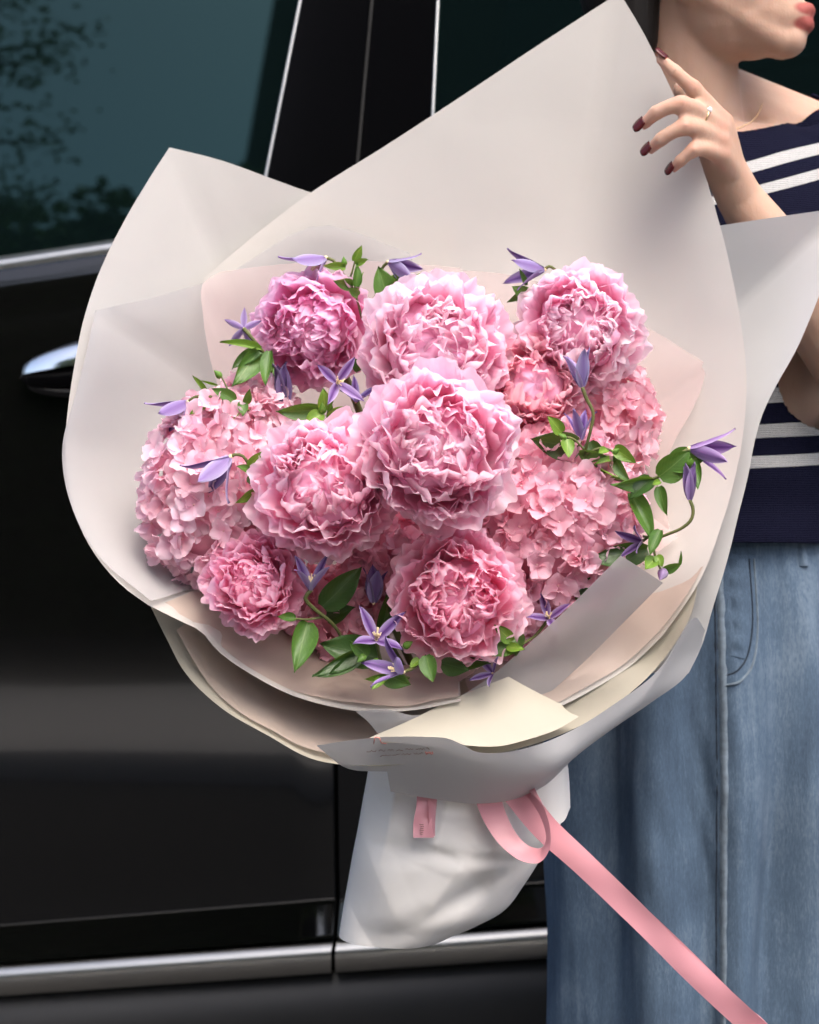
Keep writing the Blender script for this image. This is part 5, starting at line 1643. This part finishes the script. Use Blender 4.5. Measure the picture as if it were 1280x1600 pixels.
s = sprig("long clematis vine at the far right, spiky purple flower and hanging bell", (1020, 760), 1.38)
clem(s, (1078, 701), 1.368, (.95, .16, .14), 78, 32, .42, (1, .82, .95), stam=False)
stem(s, [(1078, 701, 1.368), (1066, 708, 1.367), (1055, 722, 1.368), (1040, 738, 1.37), (1022, 748, 1.372), (990, 752, 1.378), (950, 745, 1.39), (916, 722, 1.40)], .0012, 24)
clem(s, (1078, 781), 1.360, (-.03, -.97, .10), 56, 9, .6, (.85, .72, .85), stam=False, wide=1.35)
stem(s, [(1078, 781, 1.360), (1083, 795, 1.360), (1080, 812, 1.361), (1064, 826, 1.363), (1045, 834, 1.366), (1028, 840, 1.37), (1005, 838, 1.376)], .0012, 20)
clem(s, (1004, 846), 1.376, (-.75, .05, .45), 44, 38, .9, (.6, .5, .62), stam=False); stem(s, [(1004, 846, 1.376), (1012, 840, 1.376), (1024, 838, 1.373)], .001, 6)
leaf(s, (1030, 745), (1080, 706), 1.368, 1.360, 46, MD, 20, 1); leaf(s, (1045, 728), (1106, 712), 1.372, 1.366, 42, MD, -30, 2); leaf(s, (1088, 720), (1092, 766), 1.366, 1.36, 18, MD, 20, 3)
leaf(s, (1020, 752), (948, 752), 1.374, 1.362, 28, MD, -25, 4); leaf(s, (1018, 748), (985, 775), 1.372, 1.36, 30, DK, 15, 5); leaf(s, (985, 770), (1025, 845), 1.376, 1.360, 30, MD, -25, 1)
leaf(s, (1030, 760), (1042, 806), 1.366, 1.358, 21, MD, 10, 2); leaf(s, (1032, 752), (1018, 758), 1.364, 1.358, 10, LT, 20, 3); leaf(s, (1032, 828), (1014, 866), 1.366, 1.358, 19, MD, 20, 6)
stem(s, [(1020, 838, 1.370), (1022, 860, 1.371), (1028, 880, 1.372), (1034, 892, 1.372)], .001, 10)
leaf(s, (1012, 858), (918, 876), 1.388, 1.378, 36, DK, -15, 2); leaf(s, (1024, 872), (1006, 893), 1.368, 1.36, 22, LT, 10, 4); leaf(s, (1026, 868), (1036, 884), 1.368, 1.362, 15, LT, -20, 5); leaf(s, (1036, 892), (1066, 880), 1.370, 1.362, 16, MD, 20, 7); leaf(s, (1060, 884), (1066, 862), 1.370, 1.366, 6, MD, 30, 1)
bud(s, (1036, 896), 1.368, 9, (-.3, .5, .5), False); bud(s, (1078, 724), 1.362, 6, (.2, -.6, .5))

s = sprig("clematis sprig between the lower peonies, pale cup with tips up", (520, 960), 1.38)
clem(s, (486, 922), 1.352, (.02, -.90, .42), 64, 34, .75, (1.15, 1.2, 1.15))
stem(s, [(486, 922, 1.352), (477, 934, 1.353), (492, 952, 1.357), (510, 966, 1.362), (524, 980, 1.37), (540, 1010, 1.39)], .0014)
stem(s, [(505, 964, 1.362), (480, 968, 1.358), (455, 966, 1.352)], .0009, 8)
leaf(s, (504, 948), (566, 888), 1.384, 1.375, 44, DK, 10, 1); leaf(s, (480, 972), (462, 1050), 1.362, 1.338, 38, MD, -15, 2); leaf(s, (462, 966), (432, 964), 1.352, 1.345, 14, MD, 20, 3); leaf(s, (512, 968), (560, 950), 1.40, 1.392, 30, DK, -20, 4)
clem(s, (584, 942), 1.395, (.05, -.95, .1), 58, 14, .3, (.75, .72, .8), stam=False, wide=1.4)
leaf(s, (596, 990), (612, 924), 1.39, 1.38, 28, DK, 15, 5)

s = sprig("clematis sprig lowest in the bouquet, two open lilac stars over dark leaves", (590, 1040), 1.35)
clem(s, (588, 1000), 1.342, (.10, -.55, .75), 62, 52, .6, (1.15, 1.15, 1.15))
clem(s, (630, 1050), 1.330, (-.68, -.40, .50), 68, 34, .1, (1, .95, 1.05))
stem(s, [(588, 1000, 1.344), (592, 1020, 1.35), (600, 1040, 1.357), (640, 1060, 1.36)], .0012); stem(s, [(630, 1050, 1.332), (646, 1044, 1.34), (660, 1030, 1.35), (680, 1012, 1.36)], .0011, 10)
leaf(s, (590, 1028), (500, 1004), 1.356, 1.348, 52, DK, 10, 1); leaf(s, (570, 1012), (490, 1060), 1.352, 1.335, 26, DK, -30, 2); leaf(s, (575, 1025), (544, 1000), 1.340, 1.334, 24, MD, 10, 3); leaf(s, (560, 1030), (512, 1058), 1.35, 1.34, 18, DK, 20, 4)
leaf(s, (600, 1052), (640, 1072), 1.338, 1.330, 34, MD, 15, 5); leaf(s, (606, 1058), (570, 1062), 1.336, 1.330, 14, LT, -10, 6); leaf(s, (600, 1058), (580, 1078), 1.334, 1.328, 15, LT, 10, 7)
leaf(s, (666, 1024), (676, 1066), 1.336, 1.328, 28, MD, 10, 1); leaf(s, (656, 1030), (640, 1044), 1.344, 1.338, 15, LT, 20, 2); leaf(s, (690, 1036), (735, 1046), 1.352, 1.345, 30, DK, 25, 3); leaf(s, (720, 1040), (770, 1040), 1.352, 1.345, 22, DK, -25, 4)
bud(s, (566, 1028), 1.334, 7, (-.5, .4, .5)); bud(s, (588, 1034), 1.336, 6, (.5, .3, .5)); bud(s, (636, 1008), 1.342, 7, (.6, -.4, .4))

s = sprig("clematis sprig by the frosted strip, small star with yellow stamens half hidden", (800, 1020), 1.38)
clem(s, (858, 966), 1.392, (-.15, -.45, .85), 46, 55, .3, (1.15, 1.15, 1.15))
clem(s, (770, 1052), 1.352, (-.5, -.3, .5), 40, 50, .7, (.95, 1, 1), stam=False)
stem(s, [(858, 966, 1.396), (840, 990, 1.40), (810, 1010, 1.38), (780, 1030, 1.385)], .0011, 10)
leaf(s, (806, 1000), (770, 1024), 1.356, 1.348, 34, MD, 10, 1); leaf(s, (800, 1002), (772, 976), 1.352, 1.346, 22, LT, 0, 2); leaf(s, (792, 1010), (822, 1016), 1.352, 1.345, 16, LT, -10, 3); leaf(s, (812, 990), (808, 1030), 1.36, 1.35, 24, DK, 20, 4)
leaf(s, (905, 925), (930, 902), 1.395, 1.388, 22, DK, 10, 5); leaf(s, (900, 930), (926, 936), 1.395, 1.388, 20, DK, -15, 6)
